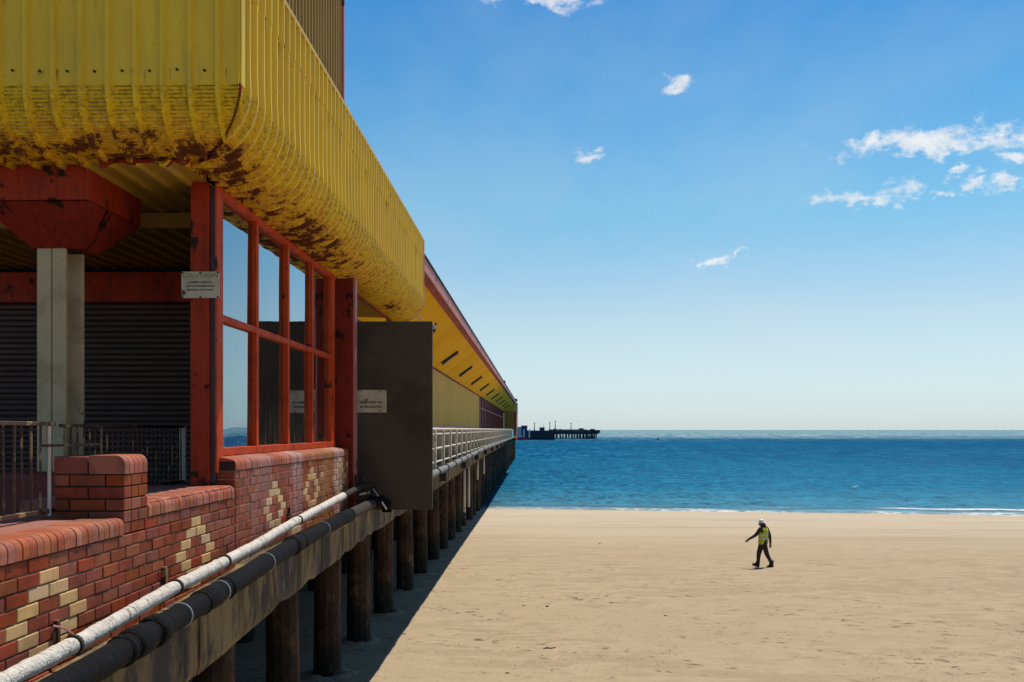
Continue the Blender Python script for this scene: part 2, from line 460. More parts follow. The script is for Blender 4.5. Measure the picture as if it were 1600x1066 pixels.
def yellow_metal():
    m, w = mat_base('yellow_ribbed_metal')
    P = w.pos()
    sep = w.n('ShaderNodeSeparateXYZ', {0: P}, out=None)
    z = w.m('DIVIDE', sep.outputs[2], K); y = w.m('DIVIDE', sep.outputs[1], K)
    n1 = w.noise(P, 1.6, 6, 0.6)
    c = w.mix(w.ramp(n1, 0.3, 0.7), (0.84, 0.56, 0.008), (0.74, 0.48, 0.014))
    stn = w.noise(w.sc(P, 12, 12, 1.0), 1.3, 5, 0.6)
    c = w.mix(w.ramp(stn, 0.52, 0.75, 0, 0.5), c, (0.34, 0.24, 0.05))
    # warmer, cleaner paint on the sheltered curve, chalked paint on the upright
    c = w.mix(w.ramp(z, 2.0, 2.35, 0.0, 0.28), c, (0.72, 0.54, 0.09))
    grime = w.noise(P, 26, 6, 0.7)
    gm = w.m('MULTIPLY', w.ramp(grime, 0.48, 0.62), w.m('MULTIPLY', w.ramp(z, 2.26, 2.2), 0.75))
    c = w.mix(w.m('MULTIPLY', gm, 0.7), c, (0.20, 0.11, 0.02))
    # rust: heavy along the bottom of the roll, light specks elsewhere
    low = w.m('MULTIPLY', w.ramp(z, 2.10, 1.86), w.ramp(y, 7.02, 6.98))
    side = w.ramp(w.m('DIVIDE', w.n('ShaderNodeSeparateXYZ', {0: P}, out=0), K), -2.46, -2.42)
    low = w.m('MAXIMUM', w.m('MULTIPLY', low, w.m('SUBTRACT', 1.0, side)), w.m('MULTIPLY', w.ramp(z, 2.12, 1.86), side))
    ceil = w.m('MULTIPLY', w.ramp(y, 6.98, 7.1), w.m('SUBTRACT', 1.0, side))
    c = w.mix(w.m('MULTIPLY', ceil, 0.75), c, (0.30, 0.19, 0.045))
    # dirty grooves between the crimps of the roll
    zz = w.m('DIVIDE', w.m('SUBTRACT', ZC_, z), RC_, clamp=True)
    tt = w.m('MULTIPLY', w.m('ARCSINE', zz), 24 / (pi / 2))
    gr = w.m('ABSOLUTE', w.m('SUBTRACT', w.m('FRACT', tt), 0.5))
    xx_ = w.m('DIVIDE', w.n('ShaderNodeSeparateXYZ', {0: P}, out=0), K)
    pf = w.m('FRACT', w.m('ADD', w.m('DIVIDE', w.m('SUBTRACT', xx_, -1.9 - 0.179 * 0.62), 0.179), 100.0))
    ps = w.m('FRACT', w.m('DIVIDE', w.m('SUBTRACT', y, 6.57), 0.179))
    isfront = w.ramp(w.m('ADD', w.m('SUBTRACT', y, 6.57), w.m('ADD', xx_, 1.9)), 0.0, 0.004, 1, 0)
    pan = w.m('LESS_THAN', w.m('ADD', w.m('MULTIPLY', pf, isfront), w.m('MULTIPLY', ps, w.m('SUBTRACT', 1.0, isfront))), 0.69)
    gb = w.noise(w.sc(P, 1, 1, 2.0), 15, 5, 0.7)
    grm = w.m('MULTIPLY', w.m('MULTIPLY', w.ramp(gr, 0.24, 0.10), w.ramp(gb, 0.40, 0.58)), w.m('MULTIPLY', w.ramp(z, 2.236, 2.23), w.m('SUBTRACT', 1.0, ceil)))
    grm = w.m('MULTIPLY', w.m('MULTIPLY', grm, pan), w.m('ADD', w.m('MULTIPLY', isfront, 0.40), 0.35))
    c = w.mix(grm, c, (0.11, 0.045, 0.012))
    r = w.noise(w.sc(P, 1, 1.0, 1.6), 4.8, 10, 0.76)
    patch = w.noise(P, 1.1, 3, 0.5)
    near = w.ramp(y, 10.9, 13.5, 1.0, 0.55)
    thr = w.m('ADD', w.m('MULTIPLY', w.m('MULTIPLY', low, near), 0.25), w.m('MULTIPLY', w.m('SUBTRACT', patch, 0.5), 0.35))
    rf = w.ramp(w.m('ADD', r, thr), 0.70, 0.76)
    spk = w.ramp(w.noise(P, 9, 7, 0.7), 0.72, 0.75)
    rf = w.m('MAXIMUM', rf, spk)
    run = w.m('MULTIPLY', w.m('MULTIPLY', w.ramp(z, 2.905, 2.895), w.ramp(z, 2.70, 2.885)), w.ramp(w.noise(w.sc(P, 10, 10, 0.8), 1.6, 4, 0.6), 0.57, 0.66))
    run2 = w.m('MULTIPLY', w.m('MULTIPLY', w.ramp(z, 2.345, 2.33), w.ramp(z, 2.20, 2.325)), w.ramp(w.noise(w.sc(P, 16, 16, 0.8), 1.6, 4, 0.6), 0.62, 0.70))
    rf = w.m('MAXIMUM', rf, w.m('MULTIPLY', w.m('MAXIMUM', run, run2), 0.55))
    rc = w.mix(w.noise(P, 22, 6, 0.7), (0.21, 0.055, 0.010), (0.030, 0.010, 0.006))
    c2 = w.mix(rf, c, rc)
    halo = w.ramp(w.m('ADD', r, thr), 0.60, 0.70, 0, 0.55)
    c2 = w.mix(w.m('MULTIPLY', halo, w.m('SUBTRACT', 1.0, rf)), c2, (0.56, 0.20, 0.012))
    hb = w.m('ADD', w.noise(P, 60, 5, 0.6), w.m('MULTIPLY', rf, -0.8))
    finish(w, c2, w.m('ADD', w.m('MULTIPLY', rf, 0.45), 0.42, clamp=True), hb, 0.35, 0.006, spec=0.28)
    return m


M['yellow'] = yellow_metal()


def glass_mat():
    m, w = mat_base('window_glass')
    P = w.pos()
    n = w.noise(w.sc(P, 1, 1, 1), 1.1, 2, 0.5)
    sep = w.n('ShaderNodeSeparateXYZ', {0: P}, out=None)
    dust = w.m('MULTIPLY', w.ramp(w.noise(w.sc(P, 14, 14, 1.2), 1.6, 5, 0.65), 0.40, 0.72), w.ramp(sep.outputs[2], 0.55, -0.25))
    N = w.n('ShaderNodeBump', {'Strength': 0.04, 'Distance': 0.1, 'Height': n})
    base = w.n('ShaderNodeBsdfDiffuse', {'Color': w.mix(w.m('MULTIPLY', dust, 0.8), (0.012, 0.008, 0.008), (0.30, 0.24, 0.17))})
    gl = w.n('ShaderNodeBsdfGlossy', {'Color': (0.70, 0.88, 0.98, 1), 'Roughness': 0.015, 'Normal': N})
    fr = w.n('ShaderNodeFresnel', {'IOR': 1.9, 'Normal': N})
    mx = w.n('ShaderNodeMixShader', {0: w.ramp(fr, 0, 0.5, 0.06, 0.95, False), 1: base, 2: gl})
    w.n('ShaderNodeOutputMaterial', {'Surface': mx}, out=None)
    return m


M['glass'] = glass_mat()


def wrap_mat(name, a, b, dirt, ring=60.0, rough=0.7, dust=None):
    """pipe lagging: wrapped tape, banded across the run of the pipe (world Y)"""
    m, w = mat_base(name)
    P = w.pos()
    tw = w.noise(w.sc(P, 3.0, 14.0, 3.0), 3.0, 5, 0.65, 0.6)
    c = w.mix(w.ramp(tw, 0.35, 0.65), a, b)
    sp = w.noise(w.sc(P, 2.0, 6.0, 2.0), 5.0, 7, 0.7)
    c = w.mix(w.ramp(sp, 0.56, 0.63), c, dirt)
    rg = w.noise(w.sc(P, 0.25, 30, 0.25), 1.3, 4, 0.75)
    c = w.mix(w.ramp(rg, 0.60, 0.68, 0, 0.6), c, dirt)
    if dust:
        c = w.mix(w.ramp(w.noise(P, 1.4, 6, 0.7), 0.64, 0.74, 0, 0.8), c, dust)
    hb = w.m('ADD', w.m('MULTIPLY', tw, 1.0), w.noise(P, 70, 4, 0.6))
    finish(w, c, rough, hb, 0.9, 0.018, spec=0.06)
    return m


M['white_wrap'] = wrap_mat('white_lagging', (0.74, 0.70, 0.64), (0.60, 0.54, 0.47), (0.22, 0.17, 0.13))
M['black_wrap'] = wrap_mat('black_lagging', (0.006, 0.006, 0.007), (0.012, 0.012, 0.014), (0.01, 0.01, 0.012), rough=0.62, dust=(0.13, 0.11, 0.085))
M['grey_wrap'] = wrap_mat('dusty_grey_lagging', (0.26, 0.26, 0.26), (0.20, 0.20, 0.21), (0.05, 0.05, 0.05), rough=0.6)


def sand_mat():
    m, w = mat_base('beach_sand')
    P = w.pos()
    sep = w.n('ShaderNodeSeparateXYZ', {0: P}, out=None)
    Y = sep.outputs[1]
    big = w.noise(w.sc(P, 0.45, 1, 1), 0.20, 6, 0.66)
    mid = w.noise(w.sc(P, 0.55, 1, 1), 1.6, 7, 0.66)
    fine = w.noise(w.sc(P, 0.8, 1, 1), 9.0, 8, 0.7)
    grit = w.noise(P, 55, 3, 0.6)
    c = w.mix(w.ramp(big, 0.35, 0.65), (0.385, 0.294, 0.190), (0.445, 0.346, 0.228))
    near = w.ramp(Y, 46, 30)
    # damp, trodden patches
    damp = w.m('MULTIPLY', w.ramp(w.m('ADD', big, w.m('MULTIPLY', mid, 0.7)), 0.79, 0.99), w.m('MULTIPLY', w.ramp(Y, 54, 38), 0.34))
    c = w.mix(damp, c, (0.19, 0.13, 0.073))
    fl = w.noise(w.sc(P, 0.55, 0.62, 1), 5.5, 8, 0.66, 0.4)
    clus = w.ramp(w.noise(w.sc(P, 0.7, 0.9, 1), 0.42, 5, 0.68), 0.42, 0.62)
    fleck = w.m('MULTIPLY', w.ramp(fl, 0.56, 0.64), w.m('MULTIPLY', w.m('ADD', clus, 0.12), w.m('ADD', w.m('MULTIPLY', near, 0.62), 0.22)))
    c = w.mix(fleck, c, (0.12, 0.080, 0.048))
    lite = w.m('MULTIPLY', w.ramp(fl, 0.46, 0.36), w.m('MULTIPLY', clus, 0.4))
    c = w.mix(lite, c, (0.50, 0.39, 0.26))
    c = w.mix(w.ramp(grit, 0.35, 0.75, 0, 0.25), c, (0.20, 0.14, 0.085))
    # paler, flat washed sand towards the sea, then a wet strip
    c = w.mix(w.ramp(Y, 40, 66, 0, 0.85), c, (0.49, 0.41, 0.31))
    ed = w.m('ADD', Y, w.m('MULTIPLY', sep.outputs[0], 0.10))
    bands = w.noise(w.sc(P, 0.05, 1.1, 1), 0.9, 3, 0.5)
    c = w.mix(w.m('MULTIPLY', w.ramp(bands, 0.52, 0.68), w.ramp(Y, 35, 55, 0, 0.35)), c, (0.27, 0.19, 0.125))
    wet = w.ramp(w.m('ADD', ed, w.m('MULTIPLY', w.noise(w.sc(P, 0.1, 0.3, 1), 1.0, 3), 2.0)), 71.6, 73.0)
    c = w.mix(w.m('MULTIPLY', wet, 0.45), c, (0.20, 0.15, 0.11))
    hb = w.m('ADD', w.m('MULTIPLY', mid, 0.7), w.m('ADD', w.m('MULTIPLY', fine, 0.35), w.m('MULTIPLY', fl, 0.35)))
    finish(w, c, w.ramp(wet, 0, 1, 0.95, 0.35, False), hb, 0.8, 0.11, spec=0.15)
    return m


def sea_mat():
    m, w = mat_base('sea_water')
    P = w.pos()
    sep = w.n('ShaderNodeSeparateXYZ', {0: P}, out=None)
    X, Y = sep.outputs[0], sep.outputs[1]
    P2 = w.sc(P, 0.45, 1.0, 1.0)
    n1 = w.noise(P2, 1.1, 6, 0.62)
    n2 = w.noise(w.sc(P, 0.3, 1, 1), 0.16, 6, 0.62)
    n3 = w.noise(w.sc(P, 0.22, 1, 1), 0.02, 5, 0.62)
    # water colour: shallow, sandy blue-green near the shore, deep blue outside
    c = w.mix(w.ramp(Y, 73, 105), (0.060, 0.150, 0.180), (0.002, 0.070, 0.140))
    c = w.mix(w.ramp(Y, 100, 330), c, (0.001, 0.055, 0.128))
    side = w.ramp(w.m('SUBTRACT', X, w.m('MULTIPLY', Y, 0.14)), 0, 60, 0, 0.7)
    c = w.mix(w.m('MULTIPLY', side, w.ramp(Y, 85, 160)), c, (0.0008, 0.032, 0.098))
    c = w.mix(w.ramp(n3, 0.4, 0.62, 0, 0.35), c, (0.006, 0.10, 0.175))
    # chop of every size that reads as light and dark flecks
    cn = w.noise(w.sc(P, 0.9, 0.30, 1), 1.7, 6, 0.70, 0.4)
    cf = w.noise(w.sc(P, 1.0, 0.17, 1), 0.62, 7, 0.74, 0.4)
    cff = w.noise(w.sc(P, 1.0, 0.08, 1), 0.38, 6, 0.76)
    k1 = w.ramp(Y, 130, 240)
    k2 = w.ramp(Y, 300, 520)
    chop = w.m('ADD', w.m('MULTIPLY', cn, w.m('SUBTRACT', 1.0, k1)), w.m('MULTIPLY', w.m('ADD', w.m('MULTIPLY', cf, w.m('SUBTRACT', 1.0, k2)), w.m('MULTIPLY', cff, k2)), k1))
    chop2 = w.noise(w.sc(P, 0.20, 0.5, 1), 0.55, 7, 0.75)
    ch = w.m('ADD', w.m('MULTIPLY', chop, 0.72), w.m('MULTIPLY', chop2, 0.28))
    c = w.mix(w.ramp(ch, 0.50, 0.58, 0, 0.62), c, (0.028, 0.17, 0.28))
    c = w.mix(w.ramp(ch, 0.50, 0.42, 0, 0.75), c, (0.001, 0.026, 0.068))
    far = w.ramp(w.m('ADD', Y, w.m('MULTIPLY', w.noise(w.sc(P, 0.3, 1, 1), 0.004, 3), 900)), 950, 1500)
    c = w.mix(w.m('MULTIPLY', far, 0.8), c, (0.10, 0.21, 0.24))  # paler band of sun glitter near the horizon, painted into the water colour
    glitter = w.noise(w.sc(P, 0.20, 0.03, 1), 0.8, 3, 0.8)
    c = w.mix(w.m('MULTIPLY', w.ramp(glitter, 0.50, 0.58), w.m('MAXIMUM', w.m('MULTIPLY', far, 0.7), w.ramp(Y, 380, 700, 0, 0.12))), c, (0.55, 0.62, 0.58))  # glints of the sun on far water, painted as pale specks
    # foam along the edge
    ed = w.m('ADD', Y, w.m('MULTIPLY', X, 0.13))
    wob = w.m('MULTIPLY', w.m('SUBTRACT', w.noise(w.sc(P, 1, 0.0, 0.0), 0.10, 5, 0.6), 0.5), 5.0)
    e2 = w.m('ADD', ed, wob)
    foamn = w.noise(w.sc(P, 0.9, 0.8, 1), 1.6, 7, 0.75)
    band = w.m('MULTIPLY', w.m('MULTIPLY', w.ramp(e2, 70.6, 71.2), w.ramp(e2, 74.0, 72.4)), w.ramp(w.noise(w.sc(P, 1, 0, 0), 0.12, 3), 0.40, 0.58, 0.10, 1.0))
    band2 = w.m('MULTIPLY', w.m('MULTIPLY', w.ramp(e2, 75.2, 75.8), w.ramp(e2, 77.4, 76.4)), w.ramp(w.noise(w.sc(P, 1, 0, 0), 0.05, 2), 0.50, 0.60))
    foam = w.m('MAXIMUM', w.m('MULTIPLY', band, w.ramp(foamn, 0.40, 0.58)), w.m('MULTIPLY', band2, w.ramp(foamn, 0.36, 0.52)))
    c = w.mix(w.m('MULTIPLY', w.ramp(e2, 79, 72, 0, 0.6), 1.0), c, (0.13, 0.19, 0.19))
    c = w.mix(w.m('MULTIPLY', w.ramp(e2, 74.2, 75.0), w.ramp(e2, 76.6, 75.4, 0, 0.6)), c, (0.03, 0.05, 0.055))
    c = w.mix(foam, c, (0.72, 0.69, 0.66))
    hgt = w.m('ADD', n1, w.m('MULTIPLY', n2, 3.0))
    N = w.n('ShaderNodeBump', {'Strength': 0.85, 'Distance': 0.45, 'Height': hgt})
    dif = w.n('ShaderNodeBsdfDiffuse', {'Color': c})
    gl = w.n('ShaderNodeBsdfGlossy', {'Color': (0.16, 0.60, 0.95, 1), 'Roughness': 0.16, 'Normal': N})
    fr = w.n('ShaderNodeFresnel', {'IOR': 1.33, 'Normal': N})
    f = w.m('MULTIPLY', w.ramp(fr, 0.0, 1.0, 0.02, 0.12, False), w.m('SUBTRACT', 1.0, foam))
    mx = w.n('ShaderNodeMixShader', {0: f, 1: dif, 2: gl})
    w.n('ShaderNodeOutputMaterial', {'Surface': mx}, out=None)
    return m


M['sand'] = sand_mat()
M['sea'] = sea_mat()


# ------------------------------------------------------------------ ground and sea
def sand_z(x, y):
    return -4.4 - 0.016 * y - 0.0024 * x


def build_ground():
    from mathutils import noise as mn
    b = MB()
    xs = [-400, -200, -90, -45, -20, -10] + [-8 + i * 0.5 for i in range(97)] + [44, 50, 60, 80, 130, 250, 420]
    ys = [-150, -60, -20, 0, 8, 13] + [16 + i * 0.28 for i in range(150)] + [60, 63, 66, 69, 72, 76, 84, 100, 140, 240]
    rows = []
    for y in ys:
        r = []
        for x in xs:
            h = 0
            if -9 < x < 42 and 15 < y < 66:
                a = min(1, max(0, (62 - y) / 20))
                h = a * (0.045 * mn.noise(Vector((x * 0.5, y * 0.8, 0))) + 0.022 * mn.noise(Vector((x * 1.3, y * 2.1, 3))))
            r.append((x, y, sand_z(max(-60, min(90, x)), y) + h))
        rows.append(r)
    b.grid(rows)
    b.build('sand', M['sand'], k=1, smooth=True, kind='structure')
    s = MB()
    ys = [52, 60, 66] + [68 + i * 0.6 for i in range(50)] + [100, 110, 125, 150, 200, 300, 600, 1500, 4000, 12000, 30000, 90000]
    rows = []
    for y in ys:
        w_ = 500 + y * 1.2
        xs = [-w_, -w_ * 0.5, -60] + [-40 + i * 2.5 for i in range(57)] + [130, 200, w_ * 0.6, w_]
        xs = sorted(xs)
        r = []
        for x in xs:
            h = 0
            if 67 < y < 96:
                a = min(1, (y - 67) / 4) * min(1, (96 - y) / 8)
                h = a * 0.07 * (0.5 + 0.5 * mn.noise(Vector((x * 0.05, 0, 5)))) * max(0, sin((y + x * 0.13 + 2.2 * mn.noise(Vector((x * 0.07, 1, 0)))) * 0.95)) ** 3
            r.append((x, y, -5.55 + h))
        rows.append(r)
    s.grid(rows)
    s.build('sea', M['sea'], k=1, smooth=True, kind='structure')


build_ground()

# ------------------------------------------------------------------ pier: deck, edge beam, piles
WALL = -2.25       # outer face of the brick walls (times K)


def lerp_tab(tab, y):
    if y <= tab[0][0]:
        return tab[0][1]
    for (a, va), (b, vb) in zip(tab, tab[1:]):
        if y <= b:
            return va + (vb - va) * (y - a) / (b - a)
    return tab[-1][1]


BLACK = [(3.0, -1.075), (4.5, -1.055), (6.75, -0.988), (8.1, -0.935), (10.7, -0.897), (12.5, -0.88), (20, -0.87), (26, -0.84), (40, -0.74), (110, -0.72)]
BOT = [(3.0, -1.57), (6.3, -1.50), (8.9, -1.40), (12.8, -1.32), (16.4, -1.31), (20.5, -1.256), (44, -1.09), (113, -0.94), (119, -0.93)]


def build_pier():
    root = thing('pier', 'long pleasure pier on rust-brown concrete piles running out to sea', 'pier', (-4, 3, -1.2))
    d = MB()
    d.box(-12, -2.42, -3, 118, -1.24, -1.07)
    d.box(-11, -3.15, 118.01, 176, -1.30, -1.07)
    d.build('deck', M['deck'], root)
    # edge beam with a spalled lower arris, in cast lengths
    y = 2.6
    while y < 118:
        L = 3.62 if y < 60 else 7.24
        y1 = min(y + L, 118)
        n = 14
        b = MB(); rows = []
        for i in range(n + 1):
            yy = y + (y1 - 0.02 - y) * i / n
            zb = lerp_tab(BOT, yy) + random.uniform(-0.007, 0.006) + (0.03 if random.random() < 0.08 else 0) 
            zt = lerp_tab(BLACK, yy) - 0.078
            dx = random.uniform(-0.006, 0.006)
            rows.append([(-2.05 + dx, yy, zt), (-2.045 + dx, yy, zt - 0.03), (-2.05 + dx, yy, zb + 0.05), (-2.065 + dx, yy, zb), (-2.41, yy, zb + 0.01), (-2.41, yy, zt)])
        b.grid(rows, close=True)
        b.f.append(tuple(range(6))); o = len(b.v); b.f.append(tuple(range(o - 6, o)))
        b.build('edge_beam', M['concrete'], root, (-2.2, y, -1.2))
        y = y1
    # piles stand on the sand 1.3 m behind the beam
    ys = [4.4, 8.6, 12.74, 16.06, 19.6, 23.0, 26.9, 31.2, 35.2, 39.5, 43.5, 47.9]
    while ys[-1] < 196:
        ys.append(ys[-1] + 4.2)
    pm = []
    for v in range(4):
        b = MB(); n = 12; rows = []
        for j in range(9):
            t = j / 8
            r = 0.255 + 0.02 * (1 - t) + random.uniform(-0.008, 0.008)
            cx, cy = random.uniform(-0.01, 0.01), random.uniform(-0.01, 0.01)
            rows.append([(cx + r * cos(2 * pi * (k + 0.5) / n) * (1 + random.uniform(-.015, .015)), cy + r * sin(2 * pi * (k + 0.5) / n), -5.4 + 5.4 * t) for k in range(n)])
        b.grid(rows, close=True)
        pm.append(b.mesh('pile', M['pile'], k=1))
    for row, px in ((0, -3.96), (1, -6.6), (2, -9.2)):
        for i, y in enumerate(ys):
            if row and y > 120:
                continue
            o = link('pile', pm[(i * 3 + row) % 4], root, (px + random.uniform(-.05, .05), y, -1.38 if y < 130 else -1.3), k=1)
            o.rotation_euler = (random.uniform(-.008, .008), random.uniform(-.008, .008), random.random() * 6)
            o.scale = (1, 1, 1.05)
    rm = []
    for v in range(3):
        b = MB(); rows = []
        for (r, h) in ((0.24, 0.02), (0.34, 0.07), (0.46, 0.05), (0.62, -0.02)):
            rows.append([(r * cos(2 * pi * k / 16) * random.uniform(.9, 1.12), r * sin(2 * pi * k / 16) * random.uniform(.9, 1.12), h * random.uniform(.3, 1.2) if h > 0 else h) for k in range(16)])
        b.grid(rows, close=True)
        rm.append(b.mesh('scour_rim', M['sand'], k=1, smooth=True))
    for i, y in enumerate(ys):
        if y < 70:
            o = link('scour_rim', rm[i % 3], root, (-3.96, y, sand_z(-3.96, y)), k=1)
            o.rotation_euler.z = random.random() * 6
    # cross heads tie the piles under the deck
    cm = MB().box(-2.6, 3.1, -0.2, 0.2, -0.35, 0).mesh('cross_head', M['pile'], k=1)
    for y in ys:
        link('cross_head', cm, root, (-6.9, y, -1.46), k=1)
    # long beam above the pile heads
    MB().box(-4.25, -3.75, 3, 200, -1.75, -1.48).build('pile_cap', M['pile'], root, (-4, 3, -1.5), k=1)
    # pale drain pipes strapped to some piles
    dm = MB().tube([(0, 0, 0), (0, 0, -2.6)], 0.075, 8).mesh('drain_pipe', M['white_rail'], k=1, smooth=True)
    for y in (54.4, 51.0, 63.0, 71.0):
        o = link('drain_pipe', dm, root, (-3.50, y, -1.5), k=1)
        if y > 60:
            o.scale = (0.8, 0.8, 0.6)
    w = thing('shade_wall', 'dark wall added beneath the pier to keep daylight from showing between the piles', 'wall', (-11.5, 0, -5), k=1)  # added wall, stops daylight from the far side showing behind the piles
    MB().box(-12.5, -11.5, -5, 72, -6, -1.5).build('wall_face', M['shade_wall_dark'], w, (-12, 0, -5), k=1)


build_pier()


# ------------------------------------------------------------------ brick walls
BL, BH = 0.197, 0.0672     # brick pitch and course in building units


def brick_mesh(name, ln, mat, depth=0.09, h=BH, j=0.0075):
    return MB().box(-depth, 0, j / 2, ln - j / 2, j / 2, h - j / 2, 0.004).mesh(name, mat)


def is_tan(course, hp, diamonds):
    """outlines of diamonds in pale brick: (half-brick index, top course)"""
    for h, c0 in diamonds:
        dc = course - c0
        if 0 <= dc <= 6 and abs(hp - h) == min(dc, 6 - dc):
            return True
    return False


def coping_mesh(w, depth, h, r=0.045, j=0.007, slope=0.0, mat=None):
    prof = [(-depth, 0), (-0.0, 0)]
    for i in range(7):
        a = i / 6 * pi / 2
        prof.append((-r + r * cos(a), h - r + r * sin(a)))
    prof.append((-depth, h + slope))
    return MB().prism(prof, 'y', j / 2, w - j / 2).mesh('coping_brick', mat or M['coping'])


MAIN = {}
for nm in ('brick', 'brick_tan'):
    for kk, L_ in (('full', BL), ('half', BL / 2)):
        MAIN[nm, kk] = brick_mesh('brick', L_, M[nm])


def lay_wall(root, y0, y1, ztop, zbot, course0, dense, stagger=0):
    c = 0
    z = ztop - BH
    while z > zbot - BH * 0.5:
        off = ((c + course0) % 2) * 0.5
        pos0 = 0 if not off else -1
        y = y0 - (BL / 2 if off else 0)
        hp = -1 if off else 0
        while y < y1 - 0.02:
            kind = 'brick_tan' if is_tan(c, hp, dense) or (dense and len(dense) > 3 and random.random() < 0.03 and y > 9.8) else 'brick'
            yy, ln = y, BL
            if y < y0 - 0.001:
                yy, ln = y0, BL / 2
            if yy + ln > y1 + 0.01:
                ln = BL / 2
            if yy + ln <= y1 + 0.03:
                me = MAIN[kind, 'full' if ln > BL * .9 else 'half']
                o = link('brick', me, root, (WALL + random.uniform(-0.003, 0.003), yy, z))
            y += BL; hp += 2
        z -= BH; c += 1


def build_bricks():
    # parapet left of the pillar and between pillar and column
    w = thing('brick_wall', 'low red glazed brick parapet with stepped rounded coping and tan brick zigzags, left foreground', 'brick wall', (WALL, 3.9, -1.1))
    ycop0, yp0, yp1, ycop1 = 3.7, 5.57, 5.905, 7.66
    z1 = -0.575
    # backing that shows as mortar in the joints
    MB().box(WALL - 0.2, WALL - 0.009, 3.2, ycop1 + 0.0, -1.2, z1).build('mortar_bed', M['mortar'], w, (WALL, 3.2, -1.2))
    lay_wall(w, 3.72, ycop1 + 0.002, z1, -1.15, 0, [(9, 1), (30, 0), (-11, 2)])
    MB().box(WALL - 0.2, WALL - 0.009, yp0 + .01, ycop1, z1 + 0.0002, -0.50).build('mortar_bed', M['mortar'], w, (WALL, yp0, z1))
    lay_wall(w, yp0, ycop1 - 0.005, z1 + BH, z1 + 0.01, 1, [])
    cm = coping_mesh(0.0655, 0.2, 0.092)
    y = yp0 - 0.01 - 0.0655
    while y > 3.6:
        link('coping_brick', cm, w, (WALL + 0.006 + random.uniform(-.002, .002), y, z1 + 0.004)); y -= 0.0655
    MB().box(WALL - 0.19, WALL - 0.006, 3.2, yp0 - 0.015, z1 + 0.001, -0.495).build('mortar_bed', M['mortar_dark'], w, (WALL, 3.2, z1))
    cm2 = coping_mesh(0.0655, 0.2, 0.088, mat=M['coping'])
    y = yp1 + 0.002
    while y < ycop1 - 0.06:
        link('coping_brick', cm2, w, (WALL + 0.006 + random.uniform(-.002, .002), y, -0.502)); y += 0.0655
    MB().box(WALL - 0.19, WALL - 0.006, yp1, ycop1 - 0.01, -0.4995, -0.425).build('mortar_bed', M['mortar_dark'], w, (WALL, yp1, z1))
    # ledges behind the copings
    MB().box(-3.0, WALL - 0.196, 3.2, 5.56, -0.66, -0.486).build('ledge', M['ledge'], w, (-2.6, 3.2, -0.5))
    MB().box(-3.0, WALL - 0.196, 5.91, 7.66, -0.66, -0.414).build('ledge', M['ledge'], w, (-2.6, 5.9, -0.5))
    # pillar
    p = thing('brick_pillar', 'short square brick pillar with rounded cap rising from the parapet at the fence end', 'brick pillar', (-2.4, 5.7, -0.5))
    X0 = -2.64
    MB().box(X0 + .009, WALL - 0.009, yp0 + 0.009, yp1 - 0.009, -0.62, -0.235).build('mortar_bed', M['mortar_dark'], p, (-2.4, 5.7, -0.5))
    zt = -0.242
    for c in range(5):
        z = zt - BH * (c + 1) - 0.002
        j = 0.008
        cuts = [WALL, WALL - 0.2, X0] if c % 2 else [WALL, WALL - 0.105, WALL - 0.305, X0]
        if z < -0.56:
            continue
        for a, b_ in zip(cuts, cuts[1:]):
            MB().box(b_ + j / 2, a - (j / 2 if a != WALL else 0), yp0, yp0 + 0.10, z + j / 2, z + BH - j / 2, .003).build('brick', M['brick'], p, (a, yp0, z))
        cy = [yp0 + 0.1, yp0 + 0.20, yp1] if c % 2 else [yp0 + 0.1, yp0 + 0.25, yp1]
        for a, b_ in zip(cy, cy[1:]):
            MB().box(WALL - 0.1, WALL + .001, a + j / 2, b_ - (j / 2 if b_ != yp1 else 0), z + j / 2, z + BH - j / 2, .003).build('brick', M['brick'], p, (WALL, a, z))
            MB().box(X0, X0 + .1, a + j / 2, b_ - (j / 2 if b_ != yp1 else 0), z + j / 2, z + BH - j / 2, .003).build('brick', M['brick'], p, (X0, a, z))
    cp = coping_mesh((yp1 - yp0) / 5, 0.2, 0.102, r=0.05)
    for i in range(5):
        link('coping_brick', cp, p, (WALL + 0.003, yp0 + i * (yp1 - yp0) / 5, zt))
    MB().box(X0, WALL - 0.205, yp0, yp1, zt, -0.146, .004).build('cap_brick', M['brick'], p, (X0, yp0, zt))
    # wall under the window
    w2 = thing('brick_wall', 'taller brick wall with salt stains and many tan bricks beneath the red-framed window', 'brick wall', (WALL, 7.7, -1.1))
    ye = 12.36
    zc = z1 + 4 * BH
    MB().box(WALL - 0.15, WALL - 0.009, ycop1 + .002, ye, -1.2, zc).build('mortar_bed', M['mortar_lime'], w2, (WALL, ycop1, -1.2))
    lay_wall(w2, ycop1 + 0.004, ye, zc, -1.0, 1, [(11, 2), (26, 1), (41, 0), (19, 8), (33, 7)])
    # brick end that faces back to the promenade
    for c in range(3):
        MB().box(WALL - 0.15, WALL - 0.004, ycop1 - 0.006, ycop1 + 0.015, zc - (c + 1) * BH + .004, zc - c * BH - .004, .003).build('brick', M['brick'], w2, (WALL, ycop1, zc - c * BH))
    cm3 = coping_mesh(0.0655, 0.15, 0.082, slope=0.02)
    y = ycop1 + 0.002
    while y < ye - 0.05:
        link('coping_brick', cm3, w2, (WALL + 0.006 + random.uniform(-.002, .002), y, zc + 0.004)); y += 0.0655
    MB().box(WALL - 0.148, WALL - 0.006, ycop1, ye, zc + .001, zc + 0.068).build('mortar_bed', M['mortar_dark'], w2, (WALL, ycop1, zc))


build_bricks()


# ------------------------------------------------------------------ pavilion: canopy, columns, window, shutter
Y0, XF, RC, ZC, PIT = 6.57, 1.9, 0.385, 2.24, 0.179
YEND = Y0 + 60 * PIT


